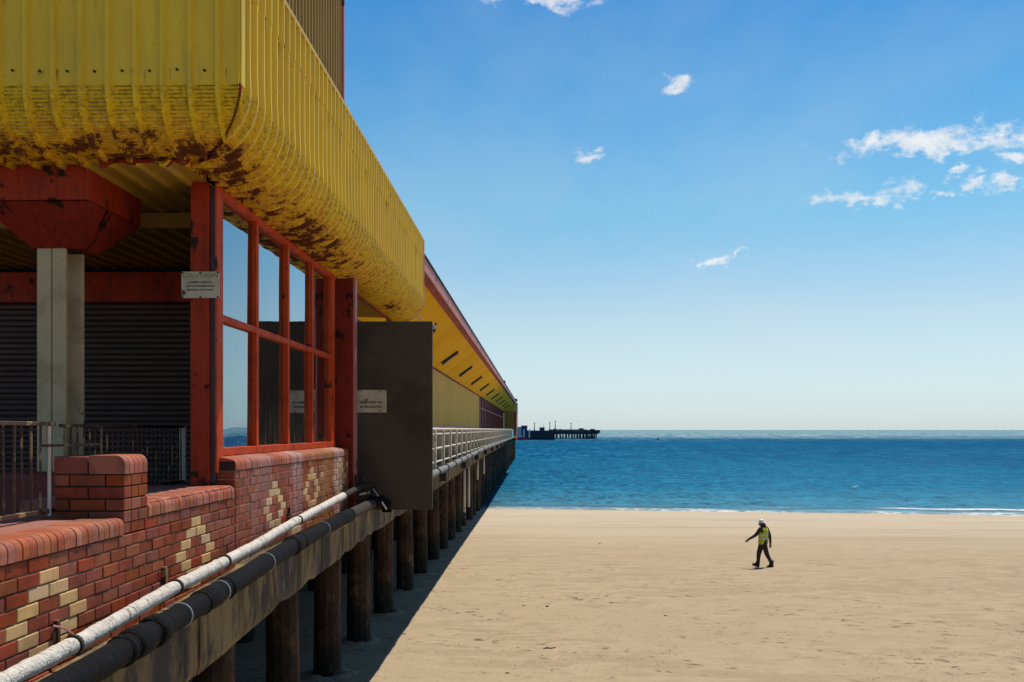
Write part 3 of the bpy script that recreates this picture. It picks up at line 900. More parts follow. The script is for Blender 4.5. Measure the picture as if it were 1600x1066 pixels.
def profile(dmax, ztop, lap=None):
    """(depth, z, normal_d, normal_z, crimp)"""
    pr = [(0, ztop, -1, 0, 0)]
    if lap:
        pr += [(0, lap + 0.004, -1, 0, 0), (0.006, lap, -1, 0, 0)]
    pr += [(0.006 if lap else 0, 2.6, -1, 0, 0), (0.006 if lap else 0, 2.4, -1, 0, 0), (0, ZC, -1, 0, 0)]
    n = 24
    for i in range(1, 2 * n + 1):
        a = i / (2 * n) * pi / 2
        pr.append((RC - RC * cos(a), ZC - RC * sin(a), -cos(a), -sin(a), 0.008 if i % 2 else 0))
    if dmax > RC:
        m_ = max(1, int((dmax - RC) / 0.5))
        for i in range(1, m_ + 1):
            pr.append((RC + (dmax - RC) * i / m_, ZC - RC, 0, -1, 0))
    return pr


def panel_rows(pr, p0, pitch=PIT, rh=0.031):
    # across: pan, flank, rib top, flank
    cross = [(0, 0), (pitch - 0.056, 0), (pitch - 0.042, rh), (pitch - 0.018, rh), (pitch - 0.004, 0), (pitch, 0)]
    rows = []
    for (d, z, nd, nz, cr) in pr:
        row = []
        for (u, h) in cross:
            hh = h - (cr if h == 0 else 0)
            row.append((p0 + u, d + nd * hh, z + nz * hh))
        rows.append(row)
    return rows


def build_pavilion():
    root = thing('pavilion', 'pier pavilion with rust-streaked yellow ribbed canopy, red columns and brown shutter', 'pavilion', (-4, 9, -1.05))
    # canopy side (faces the beach)
    prs = profile(0.475, 3.215, 2.885)
    prf = profile(4.9, 3.215)
    shared = None
    for i in range(60):
        y0 = Y0 + i * PIT
        rows = panel_rows(prs, 0)
        if i < 4:
            vs = []
            for r in rows:
                vs.append([(-XF - d, max(y0 + u, Y0 + min(d, 0.5)), z) for (u, d, z) in r])
            b = MB(); b.grid(vs)
            b.build('cladding_panel', M['yellow'], root, (-XF, y0, 2.2))
        else:
            if shared is None:
                b = MB(); b.grid([[(-d, u, z) for (u, d, z) in r] for r in rows])
                shared = b.mesh('cladding_panel', M['yellow'])
            o = link('cladding_panel', shared, root, (-XF, y0, 0))
            o.rotation_euler.z = random.uniform(-0.002, 0.002)
    # canopy front (faces the promenade), its flat part is the veranda ceiling
    shared = None
    x = -XF - PIT * 0.62
    k = 0
    first = True
    while x > -6.4:
        rows = panel_rows(prf, 0, PIT if not first else PIT)
        x0 = x if not first else x
        if k < 4:
            b = MB()
            b.grid([[(min(x0 + u, -XF - max(0, min(d, 0.5))), Y0 + d, z) for (u, d, z) in r] for r in rows])
            b.build('cladding_panel', M['yellow'], root, (x0, Y0, 2.2))
        else:
            if shared is None:
                b = MB(); b.grid([[(u, Y0 + d, z) for (u, d, z) in r] for r in rows])
                shared = b.mesh('cladding_panel', M['yellow'], origin=(0, Y0, 0))
            link('cladding_panel', shared, root, (x0, Y0, 0))
        x -= PIT; k += 1; first = False
    # corner flashing
    b = MB().prism([(-XF - 0.03, Y0 - 0.006), (-XF + 0.012, Y0 - 0.006), (-XF + 0.012, Y0 + 0.075), (-XF + 0.006, Y0 + 0.075), (-XF + 0.006, Y0), (-XF - 0.03, Y0)], 'z', ZC - 0.01, 3.215)
    b.build('corner_flashing', M['yellow'], root, (-XF, Y0, 2.3))
    # rounded lap where the two sheets meet on the roll
    pts = [(-XF - d + 0.004, Y0 + d - 0.004, z - 0.002) for (d, z, a, c, e) in profile(0.42, 2.3)[3:]]
    MB().tube(pts[::3], 0.009, 6).build('mitre_seam', M['red_dark'], root, (-XF, Y0, 2.0), smooth=True)
    # torn rusty lip hanging at the corner
    b = MB(); rows = []
    for i in range(13):
        t = i / 12
        xx = -2.36 - 0.62 * t
        rows.append([(xx, 6.98, 1.86), (xx + random.uniform(-.01, .01), 6.96, 1.835 - abs(random.gauss(0, 0.018))), (xx, 6.93, 1.845)])
    b.grid(rows, close=False)
    b.build('rusted_lip', M['red_dark'], root, (-2.5, 7.0, 1.8))
    b = MB().add([(-2.46, 6.95, 1.87), (-2.58, 6.95, 1.87), (-2.545, 6.90, 1.79), (-2.51, 6.93, 1.80)], [(0, 1, 2, 3)])
    b.build('peeled_paint_flap', M['yellow'], root, (-2.5, 6.9, 1.8))
    # trims
    MB().box(-XF - 0.03, -XF + 0.03, Y0 - 0.02, YEND + 0.02, 3.20, 3.235).build('top_trim', M['olive'], root, (-XF, Y0, 3.2))
    rows = []
    for (d, z, nd, nz, cr) in profile(0.62, 3.215):
        rows.append([(-XF - d - nd * 0.034, YEND - 0.005, z + nz * 0.034), (-XF - d - nd * 0.034, YEND + 0.04, z + nz * 0.034), (-XF - d + nd * -0.004, YEND + 0.04, z - nz * 0.02), (-XF - d, YEND - 0.005, z - nz * 0.02)])
    MB().grid(rows, close=True).build('end_trim', M['pink'], root, (-XF, YEND, 2.2))
    rows = [[(-XF - d, YEND + 0.01, z) for (d, z, *_r) in profile(0.6, 3.2)], [(-2.52, YEND + 0.01, 3.2 + 0 * z) for (d, z, *_r) in profile(0.6, 3.2)]]
    MB().grid(rows).build('end_plate', M['olive'], root, (-2.2, YEND, 2.5))
    MB().box(-6.4, -XF - 0.02, Y0 + 0.03, YEND, 3.14, 3.19).build('roof', M['deck'], root, (-3, Y0, 3.2))
    MB().box(-2.40, -2.37, 12.6, YEND, 1.80, 1.87).build('inner_trim', M['red_dark'], root, (-2.5, 12.6, 1.8))
    # ribbed ceiling behind the far column
    b = MB(); rows = []
    n = 0
    yy = 12.7
    prof = []
    while yy < YEND:
        prof += [(yy, 1.93), (yy + 0.12, 1.93), (yy + 0.135, 1.90), (yy + 0.165, 1.90), (yy + 0.18, 1.93)]
        yy += 0.18
    b.grid([[(-2.41, a, z) for a, z in prof], [(-3.6, a, z + 0.05) for a, z in prof]])
    b.build('ribbed_ceiling', M['yellow'], root, (-3, 12.7, 1.9))
    MB().box(-3.7, -3.62, 12.7, YEND, -1.05, 1.9).build('back_wall', M['red_dark'], root, (-3.7, 12.7, 0))
    # bolts
    bm_ = MB().tube([(0, -0.012, 0), (0, 0.004, 0)], 0.008, 8).mesh('bolt', M['wood'])
    xx = -XF - PIT * 0.62 - PIT + (PIT - 0.056) / 2
    for i in range(9):
        link('bolt', bm_, root, (xx, Y0 - 0.002, 2.325 + random.uniform(-.006, .006))); xx -= PIT
    bm2 = MB().tube([(-0.003, 0, 0), (0.010, 0, 0)], 0.012, 8).mesh('bolt', M['wood'])
    for i in range(60):
        if random.random() < 0.8:
            link('bolt', bm2, root, (-XF - 0.001, Y0 + (i + 0.35) * PIT, random.choice((2.90, 3.10)) + random.uniform(-.012, .012)))
    # tower block above the roof
    t = part('tower', root, (-2.5, 11, 3.2), label='brown-gold ribbed upper storey above the canopy')
    MB().box(-6, -2.535, 8.6, 13.27, 3.19, 7.6).build('tower_core', M['brown_clad'], t, (-3, 8.6, 3.2))
    b = MB(); prof = []
    yy = 0
    for i in range(5):
        prof += [(yy, 0), (yy + 0.075, 0), (yy + 0.09, 0.028), (yy + 0.125, 0.028), (yy + 0.14, 0)]
        yy += 0.155
    b.grid([[(h, a, 0) for a, h in prof], [(h, a, 4.4) for a, h in prof]])
    tm = b.mesh('tower_cladding', M['brown_clad'])
    for i in range(6):
        link('tower_cladding', tm, t, (-2.53, 8.6 + i * 0.775, 3.19))
    MB().box(-2.56, -2.475, 13.25, 13.31, 3.19, 7.6).build('corner_trim', M['pink'], t, (-2.5, 13.3, 3.2))

    # window in the beach side
    win = part('window', root, (-2.4, 8, -0.2), label='red-framed shop window, four panes wide and two high')
    f = M['red_frame']
    zb, zm, zt = -0.187, 0.86, 1.79
    MB().box(-2.46, -2.385, 7.76, 7.80, zb, zt, .003).build('jamb', f, win, (-2.4, 7.76, zb))
    MB().box(-2.46, -2.385, 12.0, 12.2, zb, zt, .003).build('jamb', f, win, (-2.4, 12.0, zb))
    MB().box(-2.46, -2.372, 7.76, 12.2, zt - 0.001, zt + 0.056, .003).build('head_rail', f, win, (-2.4, 7.76, zt))
    MB().box(-2.46, -2.378, 7.76, 12.2, zb - 0.012, zb + 0.05, .003).build('sill_rail', f, win, (-2.4, 7.76, zb))
    for a, c in ((8.66, 8.83), (9.72, 9.95), (10.82, 11.04)):
        a = c - 0.075
        for z0, z1 in ((zb + .05, zm - .025), (zm + .025, zt)):
            MB().box(-2.443, -2.388, a, c, z0, z1, .003).build('mullion', f, win, (-2.4, a, z0))
    MB().box(-2.443, -2.386, 7.80, 12.0, zm - 0.025, zm + 0.025, .003).build('transom', f, win, (-2.4, 7.8, zm))
    cols = [(7.80, 8.755), (8.83, 9.875), (9.95, 10.965), (11.04, 12.0)]
    for a, c in cols:
        for z0, z1 in ((zb + .05, zm - .025), (zm + .025, zt)):
            o = MB().box(-0.004, 0.004, -(c - a) / 2, (c - a) / 2, -(z1 - z0) / 2, (z1 - z0) / 2).build('pane', M['glass'], win)
            o.location = Vector((-2.435, (a + c) / 2, (z0 + z1) / 2)) * K - world_loc(win)
            o.rotation_euler = (0, random.uniform(-.006, .006), random.uniform(-.006, .006))
    MB().box(-2.60, -2.47, 7.80, 12.2, zb - 0.3, zt + 0.05).build('dark_lining', M['dark'], win, (-2.5, 7.8, 0))
    # columns
    c1 = part('column', root, (-2.5, 7.65, -0.4), label='flaking red steel column left of the window')
    MB().box(-2.572, -2.43, 7.60, 7.76, -0.414, 1.86, .006).build('shaft', M['red'], c1, (-2.5, 7.6, -0.4))
    MB().box(-2.428, -2.388, 7.625, 7.755, -0.40, 1.86).build('drain_strip', M['purple_drain'], c1, (-2.4, 7.6, -0.4))
    MB().box(-2.386, -2.372, 7.60, 7.755, -0.32, 1.86).build('edge_strip', M['red_frame'], c1, (-2.38, 7.6, -0.4))
    c2 = part('column', root, (-2.3, 12.4, -1), label='rust-blotched dark red column beside the brown board')
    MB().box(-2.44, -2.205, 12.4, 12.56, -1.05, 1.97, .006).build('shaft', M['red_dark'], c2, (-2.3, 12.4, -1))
    MB().box(-2.203, -2.180, 12.41, 12.56, -0.72, 1.86).build('edge_strip', M['pink'], c2, (-2.2, 12.4, -1))  # pale strip paints the sunlit edge of the column
    # concrete column with red capital
    cc = part('concrete_column', root, (-3.5, 7.5, 0), label='grey concrete column under a tapered red capital')
    MB().box(-3.635, -3.529, 7.40, 7.445, -0.31, 1.34, .008).build('shaft', M['column'], cc, (-3.5, 7.4, 0))
    MB().box(-3.523, -3.425, 7.40, 7.445, -0.31, 1.34, .008).build('shaft', M['column'], cc, (-3.5, 7.4, 0))
    MB().box(-3.62, -3.50, 7.43, 7.60, -0.31, 1.33).build('core', M['column'], cc, (-3.5, 7.4, 0))
    MB().box(-3.60, -3.385, 7.60, 7.64, -0.31, 1.32, .006).build('flange', M['column'], cc, (-3.4, 7.5, 0))
    MB().box(-3.85, -3.22, 7.2, 7.9, -1.05, -0.305, .01).build('plinth', M['maroon'], cc, (-3.5, 7.4, -1))
    MB().box(-3.93, -3.117, 7.1, 8.05, 1.612, 1.853, .004).build('capital', M['red'], cc, (-3.5, 7.4, 1.6))
    top = [(-3.925, 7.105), (-3.122, 7.105), (-3.122, 8.045), (-3.925, 8.045)]
    bot = [(-3.66, 7.38), (-3.30, 7.38), (-3.30, 7.68), (-3.66, 7.68)]
    b = MB().add([(x, y, 1.604) for x, y in top] + [(x, y, 1.327) for x, y in bot], [(0, 1, 5, 4), (1, 2, 6, 5), (2, 3, 7, 6), (3, 0, 4, 7), (4, 5, 6, 7), (0, 3, 2, 1)])
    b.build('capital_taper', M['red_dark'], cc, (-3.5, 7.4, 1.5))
    # purlins and header
    MB().box(-6.4, -2.58, 8.52, 8.60, 1.70, 1.82).build('purlin', M['brown_clad'], root, (-4, 8.5, 1.7))
    MB().box(-6.6, -2.5, 11.36, 11.5, 1.435, 1.77, .004).build('header_beam', M['red'], root, (-4, 11.4, 1.5))
    MB().box(-6.6, -2.5, 11.52, 11.6, 1.3, 3.1).build('wall_above_shutter', M['dark'], root, (-4, 11.5, 2))
    # roller shutter, one slat after the other
    sh = part('roller_shutter', root, (-4.5, 11.45, -1), label='brown roller shutter behind the concrete column')
    prof = []
    for i in range(7):
        a = -pi / 2 + pi * i / 6
        prof.append((-0.014 * cos(a), 0.029 * sin(a)))
    prof += [(0.004, 0.029), (0.004, -0.029)]
    sm = MB().prism(prof, 'x', -2.05, 2.05).mesh('slat', M['shutter'])
    z = 1.395
    while z > -1.05:
        link('slat', sm, sh, (-4.55, 11.47, z)); z -= 0.0635
    MB().box(-6.6, -2.5, 11.478, 11.49, -1.06, 1.43).build('shutter_back', M['dark'], sh, (-4, 11.48, 0))


build_pavilion()


# ------------------------------------------------------------------ iron fences
def iron_fence(label, X, ya, yb, zt, zb, pitch, group):
    r = thing('iron_fence', label, 'fence', (X, ya, zb), group)
    MB().box(X - 0.014, X + 0.014, ya, yb, zt - 0.022, zt, .003).build('top_rail', M['iron'], r, (X, ya, zt))
    MB().box(X - 0.014, X + 0.014, ya, yb, zb, zb + 0.024, .003).build('bottom_rail', M['iron'], r, (X, ya, zb))
    bm_ = MB().tube([(0, 0, zb + 0.02), (0, 0, (zb + zt) / 2), (0, 0, zt - 0.02)], [0.0075, 0.0065, 0.0075], 6).mesh('bar', M['iron'], origin=(0, 0, zb))
    y = ya + 0.05
    while y < yb - 0.02:
        o = link('bar', bm_, r, (X + random.uniform(-.003, .003), y, zb))
        o.rotation_euler = (random.uniform(-.01, .01), random.uniform(-.01, .01), random.random() * 6)
        y += pitch
    return r


fa = iron_fence('rusty iron bar fence in front of the pillar, on the near ledge', -2.665, 4.0, 5.62, 0.045, -0.455, 0.094, 'rusty iron bar fences')
MB().tube([(-2.655, 5.55, 0.02), (-2.655, 5.55, -0.47)], 0.010, 8).build('end_post', M['white_rail'], fa, (-2.655, 5.55, -.4))
MB().tube([(-2.66, 5.48, -0.085), (-2.60, 5.75, -0.085), (-2.62, 6.1, -0.085)], 0.008, 6).build('latch_bar', M['iron'], fa, (-2.6, 5.5, -0.08))
fb = iron_fence('rusty iron bar fence behind the brick pillar, ending at a flat cream post', -3.13, 6.7, 9.05, 0.04, -0.47, 0.098, 'rusty iron bar fences')
MB().box(-3.16, -3.10, 9.05, 9.075, -0.46, 0.035, .003).build('end_post', M['white_rail'], fb, (-3.13, 9.06, -.4))
MB().box(-3.4, -2.58, 6.9, 9.2, -1.05, -0.475).build('kerb', M['ledge'], fb, (-3.0, 6.9, -.8))


# ------------------------------------------------------------------ pipes
def lathe_pipe(tab, x, y0, y1, r, step, wob, seed):
    random.seed(seed)
    pts, rs = [], []
    y = y0
    while y < y1:
        pts.append((x, y, lerp_tab(tab, y) + random.uniform(-1, 1) * wob * 0.3)); rs.append(r * (1 + random.uniform(-wob, wob) * 3))
        y += step
    pts.append((x, y1, lerp_tab(tab, y1))); rs.append(r)
    return pts, rs


WHITE = [(3.0, -1.03), (4.054, -0.994), (4.722, -0.977), (5.8, -0.924), (7.682, -0.869), (8.596, -0.82), (11.79, -0.703), (12.4, -0.69)]


def build_pipes():
    w = thing('white_pipe', 'thin white cloth-lagged pipe bracketed along the brick wall', 'pipe', (-2.1, 3.0, -1.0))
    pts, rs = lathe_pipe(WHITE, -2.1, 3.0, 11.25, 0.039, 0.03, 0.012, 3)
    MB().tube(pts, rs, 14, wob=0.012).build('lagging', M['white_wrap'], w, (-2.1, 3, -1), smooth=True)
    pts, rs = lathe_pipe(WHITE, -2.1, 11.25, 12.32, 0.034, 0.2, 0.0, 3)
    MB().tube(pts, rs, 12).build('bare_pipe', M['wood'], w, (-2.1, 11.3, -0.7), smooth=True)
    for y in (4.62, 5.95, 6.9, 9.05, 11.22):
        z = lerp_tab(WHITE, y)
        MB().tube([(-2.1, y - 0.012, z), (-2.1, y + 0.012, z)], 0.047, 16).build('clamp', M['wood'], w, (-2.1, y, z))
    for y in (4.75, 6.15, 9.3):
        z = lerp_tab(WHITE, y)
        b = MB().box(-2.25, -2.225, y - .012, y + .012, z - 0.04, z + 0.085).box(-2.25, -2.10, y - .01, y + .01, z - 0.056, z - 0.04)
        b.build('bracket', M['iron'], w, (-2.2, y, z))
    MB().tube([(-2.1, 4.62, -0.98 + .05), (-2.13, 4.60, -0.90), (-2.17, 4.58, -0.885), (-2.2, 4.6, -0.93)], 0.006, 6).build('hook', M['pink'], w, (-2.1, 4.6, -.9))
    b = thing('black_pipe', 'thick black lagged pipe with bulging collars along the edge beam', 'pipe', (-1.95, 3.0, -1.05))
    pts, rs = lathe_pipe(BLACK, -1.95, 3.0, 10.6, 0.066, 0.12, 0.006, 5)
    MB().tube(pts, rs, 18, wob=0.01).build('lagging', M['black_wrap'], b, (-1.95, 3, -1), smooth=True)
    pts, rs = lathe_pipe(BLACK, -1.95, 10.6, 12.35, 0.060, 0.2, 0.0, 5)
    MB().tube(pts, rs, 16).build('bare_pipe', M['wood'], b, (-1.95, 10.7, -1), smooth=True)

    def collar(y, L, r):
        z = lerp_tab(BLACK, y)
        MB().tube([(-1.95, y - L / 2, z), (-1.95, y - L / 2 + .01, z), (-1.95, y, z), (-1.95, y + L / 2 - .01, z), (-1.95, y + L / 2, z)],
                  [0.066, r, r * 1.02, r, 0.066], 18, wob=0.012).build('collar', M['black_wrap'], b, (-1.95, y, z), smooth=True)
    for y, L, r in ((4.98, 0.20, 0.080), (5.22, 0.12, 0.084), (4.80, 0.05, 0.078), (5.95, 0.05, .075), (6.10, 0.24, 0.072), (6.42, 0.05, 0.074), (8.25, 0.2, 0.079), (8.5, 0.06, 0.072), (10.45, 0.5, 0.071), (10.72, .05, .075)):
        collar(y, L, r)
    for y in (5.6, 6.3, 7.4, 9.4):
        z = lerp_tab(BLACK, y)
        MB().tube([(-1.95, y - .004, z), (-1.95, y + .004, z)], 0.0715, 18).build('strap', M['grey_metal'], b, (-1.95, y, z))
    # elbow at the board
    pts = [(-1.95, 12.1, -0.88)] + [(-1.95 + 0.03 * i, 12.2 + 0.05 * i, -0.88 + 0.005 * i - 0.02 * i * i * 0.5) for i in range(1, 6)]
    j = thing('pipe_joint', 'cluster of dark elbows and small fittings where both pipes meet the board', 'pipe joint', (-2.0, 12.3, -0.8))
    MB().tube([(-2.1, 12.25, -0.69), (-2.04, 12.40, -0.675), (-1.97, 12.44, -0.69), (-1.93, 12.42, -0.76), (-1.95, 12.30, -0.82)], 0.037, 12).build('elbow', M['wood'], j, (-2, 12.3, -.7), smooth=True)
    MB().tube([(-1.95, 12.2, -0.865), (-1.86, 12.44, -0.86), (-1.80, 12.46, -0.90), (-1.80, 12.46, -1.0)], 0.064, 14).build('elbow', M['black_wrap'], j, (-1.9, 12.3, -.86), smooth=True)
    MB().tube([(-1.95, 12.30, -0.87), (-1.95, 12.325, -0.87)], 0.085, 16).build('flange', M['wood'], j, (-1.95, 12.3, -.87))
    MB().tube([(-2.16, 12.40, -0.55), (-2.16, 12.40, -0.74)], 0.022, 8).build('riser', M['purple_drain'], j, (-2.16, 12.4, -.6))
    MB().tube([(-2.10, 12.34, -0.56), (-2.06, 12.36, -0.62)], 0.03, 8).build('valve', M['wood'], j, (-2.1, 12.35, -.6))
    MB().tube([(-2.10, 12.25, -0.775), (-2.0, 12.35, -0.755)], 0.014, 8).build('small_pipe', M['white_rail'], j, (-2.05, 12.3, -.77), smooth=True)
    MB().tube([(-1.955, 12.38, -0.715), (-1.78, 12.30, -0.955)], 0.011, 8).build('small_pipe', M['white_rail'], j, (-1.9, 12.35, -.8), smooth=True)
    # the pipe beyond the board, dusty grey with dark bands
    g = thing('grey_pipe', 'dusty grey lagged pipe with dark bands below the white railing', 'pipe', (-2.0, 13, -0.87))
    pts, rs = lathe_pipe(BLACK, -2.0, 12.75, 110, 0.072, 2.2, 0.002, 8)
    MB().tube(pts, rs, 14).build('lagging', M['grey_wrap'], g, (-2, 13, -.87), smooth=True)
    bm_ = MB().tube([(0, -0.10, 0), (0, 0.10, 0)], 0.083, 14).mesh('band', M['black_wrap'], smooth=False)
    y = 14.5
    while y < 108:
        link('band', bm_, g, (-2.0, y, lerp_tab(BLACK, y))); y += 2.15 if y < 30 else 3.9
    st = MB().box(-0.03, 0.10, -0.04, 0.04, -0.24, -0.06).mesh('bracket', M['wood'])
    y = 15.6
    while y < 108:
        link('bracket', st, g, (-2.0, y, lerp_tab(BLACK, y))); y += 6.4


build_pipes()


# ------------------------------------------------------------------ brown board, signs, floodlight
def text(body, size, mat, parent, loc, name='lettering', sx=1.0):
    cu = bpy.data.curves.new('lettering', 'FONT')
    cu.body = body; cu.size = size; cu.align_x = 'CENTER'; cu.align_y = 'CENTER'; cu.extrude = 0.0003; cu.offset = size * 0.022
    cu.resolution_u = 2
    cu.materials.append(mat)
    tmp = bpy.data.objects.new(name, cu)
    COL.objects.link(tmp)
    me = bpy.data.meshes.new_from_object(tmp.evaluated_get(bpy.context.evaluated_depsgraph_get()))
    bpy.data.objects.remove(tmp); bpy.data.curves.remove(cu)
    if not me.materials:
        me.materials.append(mat)
    o = bpy.data.objects.new(name, me)
    COL.objects.link(o)
    o.parent = parent
    o.rotation_euler = (radians(90), 0, 0)
    o.scale = (sx, 1, 1)
    o.location = Vector(loc) * K - world_loc(parent)
    return o


def build_board():
    p = thing('barrier_board', 'tall dark brown board jutting out beside the far red column', 'barrier board', (-1.74, 12.6, -0.98))
    MB().box(-2.212, -1.262, 12.62, 12.655, -0.986, 1.343, .003).build('board', M['brown_panel'], p, (-1.74, 12.62, 0))
    MB().box(-1.30, -1.262, 12.657, 12.70, -0.97, 1.33).build('batten', M['brown_panel'], p, (-1.3, 12.7, 0))
    MB().box(-2.2, -1.31, 12.657, 12.70, 1.25, 1.33).build('batten', M['brown_panel'], p, (-1.7, 12.7, 1.3))
    bm_ = MB().tube([(0, -0.006, 0), (0, 0.002, 0)], 0.007, 6).mesh('bolt', M['wood'])
    for x in (-1.98, -1.93, -1.86, -1.60, -1.36):
        for z in (1.30, -0.62, 0.5):
            link('bolt', bm_, p, (x, 12.618, z + random.uniform(-.02, .02)))
    s1 = thing('sign', 'small mossy caution sign about slippery surface on the red column', 'sign', (-2.487, 7.58, 1.08))
    MB().box(-2.631, -2.345, 7.575, 7.583, 0.983, 1.181, .002).build('plate', M['sign'], s1, (-2.487, 7.58, 1.08))
    text('CAUTION', 0.047, M['moss_ink'], s1, (-2.487, 7.573, 1.150), sx=1.45)
    for i, t in enumerate(('SLIPPERY SURFACE,', 'ANTI INTRUDER PAINT', 'BEYOND THIS POINT.')):
        text(t, 0.021, M['ink'], s1, (-2.487, 7.573, 1.099 - i * 0.028), sx=1.12)
    sm = MB().tube([(0, -0.004, 0), (0, 0, 0)], 0.007, 8).mesh('screw', M['wood'])
    for x, z in ((-2.487, 1.17), (-2.487, 0.99), (-2.355, 1.173), (-2.355, 0.99), (-2.622, 0.99), (-2.622, 1.172)):
        link('screw', sm, s1, (x, 7.574, z))
    s2 = thing('sign', 'small cream sign warning trespassers, screwed to the brown board', 'sign', (-2.014, 12.61, 0.355))
    MB().box(-2.204, -1.826, 12.606, 12.616, 0.216, 0.495, .002).build('plate', M['sign'], s2, (-2.014, 12.61, 0.355))
    for i, t in enumerate(('TRESPASSERS WILL', 'BE PROSECUTED.')):
        text(t, 0.041, M['ink'], s2, (-2.014, 12.603, 0.340 - i * 0.056), sx=1.0)
    for x, z in ((-2.15, 0.48), (-1.9, 0.48), (-2.15, 0.235), (-1.9, 0.235)):
        link('screw', sm, s2, (x, 12.604, z))
    fl = thing('floodlight', 'small grey floodlight peeping past the top corner of the brown board', 'floodlight', (-1.74, 17.5, 1.8))
    MB().tube([(-1.99, 17.36, 1.95), (-1.84, 17.5, 1.76)], 0.012, 8).build('arm', M['grey_metal'], fl, (-1.8, 17.5, 1.8))
    MB().box(-1.80, -1.70, 17.42, 17.55, 1.73, 1.80, .01).build('housing', M['grey_metal'], fl, (-1.75, 17.5, 1.75))
    MB().box(-1.70, -1.67, 17.44, 17.53, 1.79, 1.83, .005).build('visor', M['wood'], fl, (-1.69, 17.5, 1.81))


build_board()


# ------------------------------------------------------------------ railing
def build_railing():
    r = thing('railing', 'chipped white concrete post and rail fence along the pier edge', 'railing', (-2.25, 13, -0.95))
    pm = MB().box(-0.04, 0.045, -0.06, 0.06, -0.98, 0.005, .006).mesh('post', M['white_rail'])
    y = 14.5
    while y < 103.5:
        link('post', pm, r, (-2.25, y, lerp_tab([(13, 0), (103, 0.05)], y))); y += 2.12
    for z, rr in ((0.015, 0.030), (-0.10, 0.024), (-0.43, 0.024), (-0.745, 0.024)):
        pts = [(-2.262, yy, z + 0.05 * (yy - 13) / 90 + random.uniform(-.004, .004)) for yy in [13 + i * 2.12 for i in range(43)]]
        MB().tube(pts, rr, 8).build('rail', M['white_rail'], r, (-2.25, 13, z), smooth=True)
    MB().box(-2.30, -2.20, 101.5, 107.8, -0.95, 0.06).build('end_board', M['far_pale'], r, (-2.25, 104, -0.5))


build_railing()


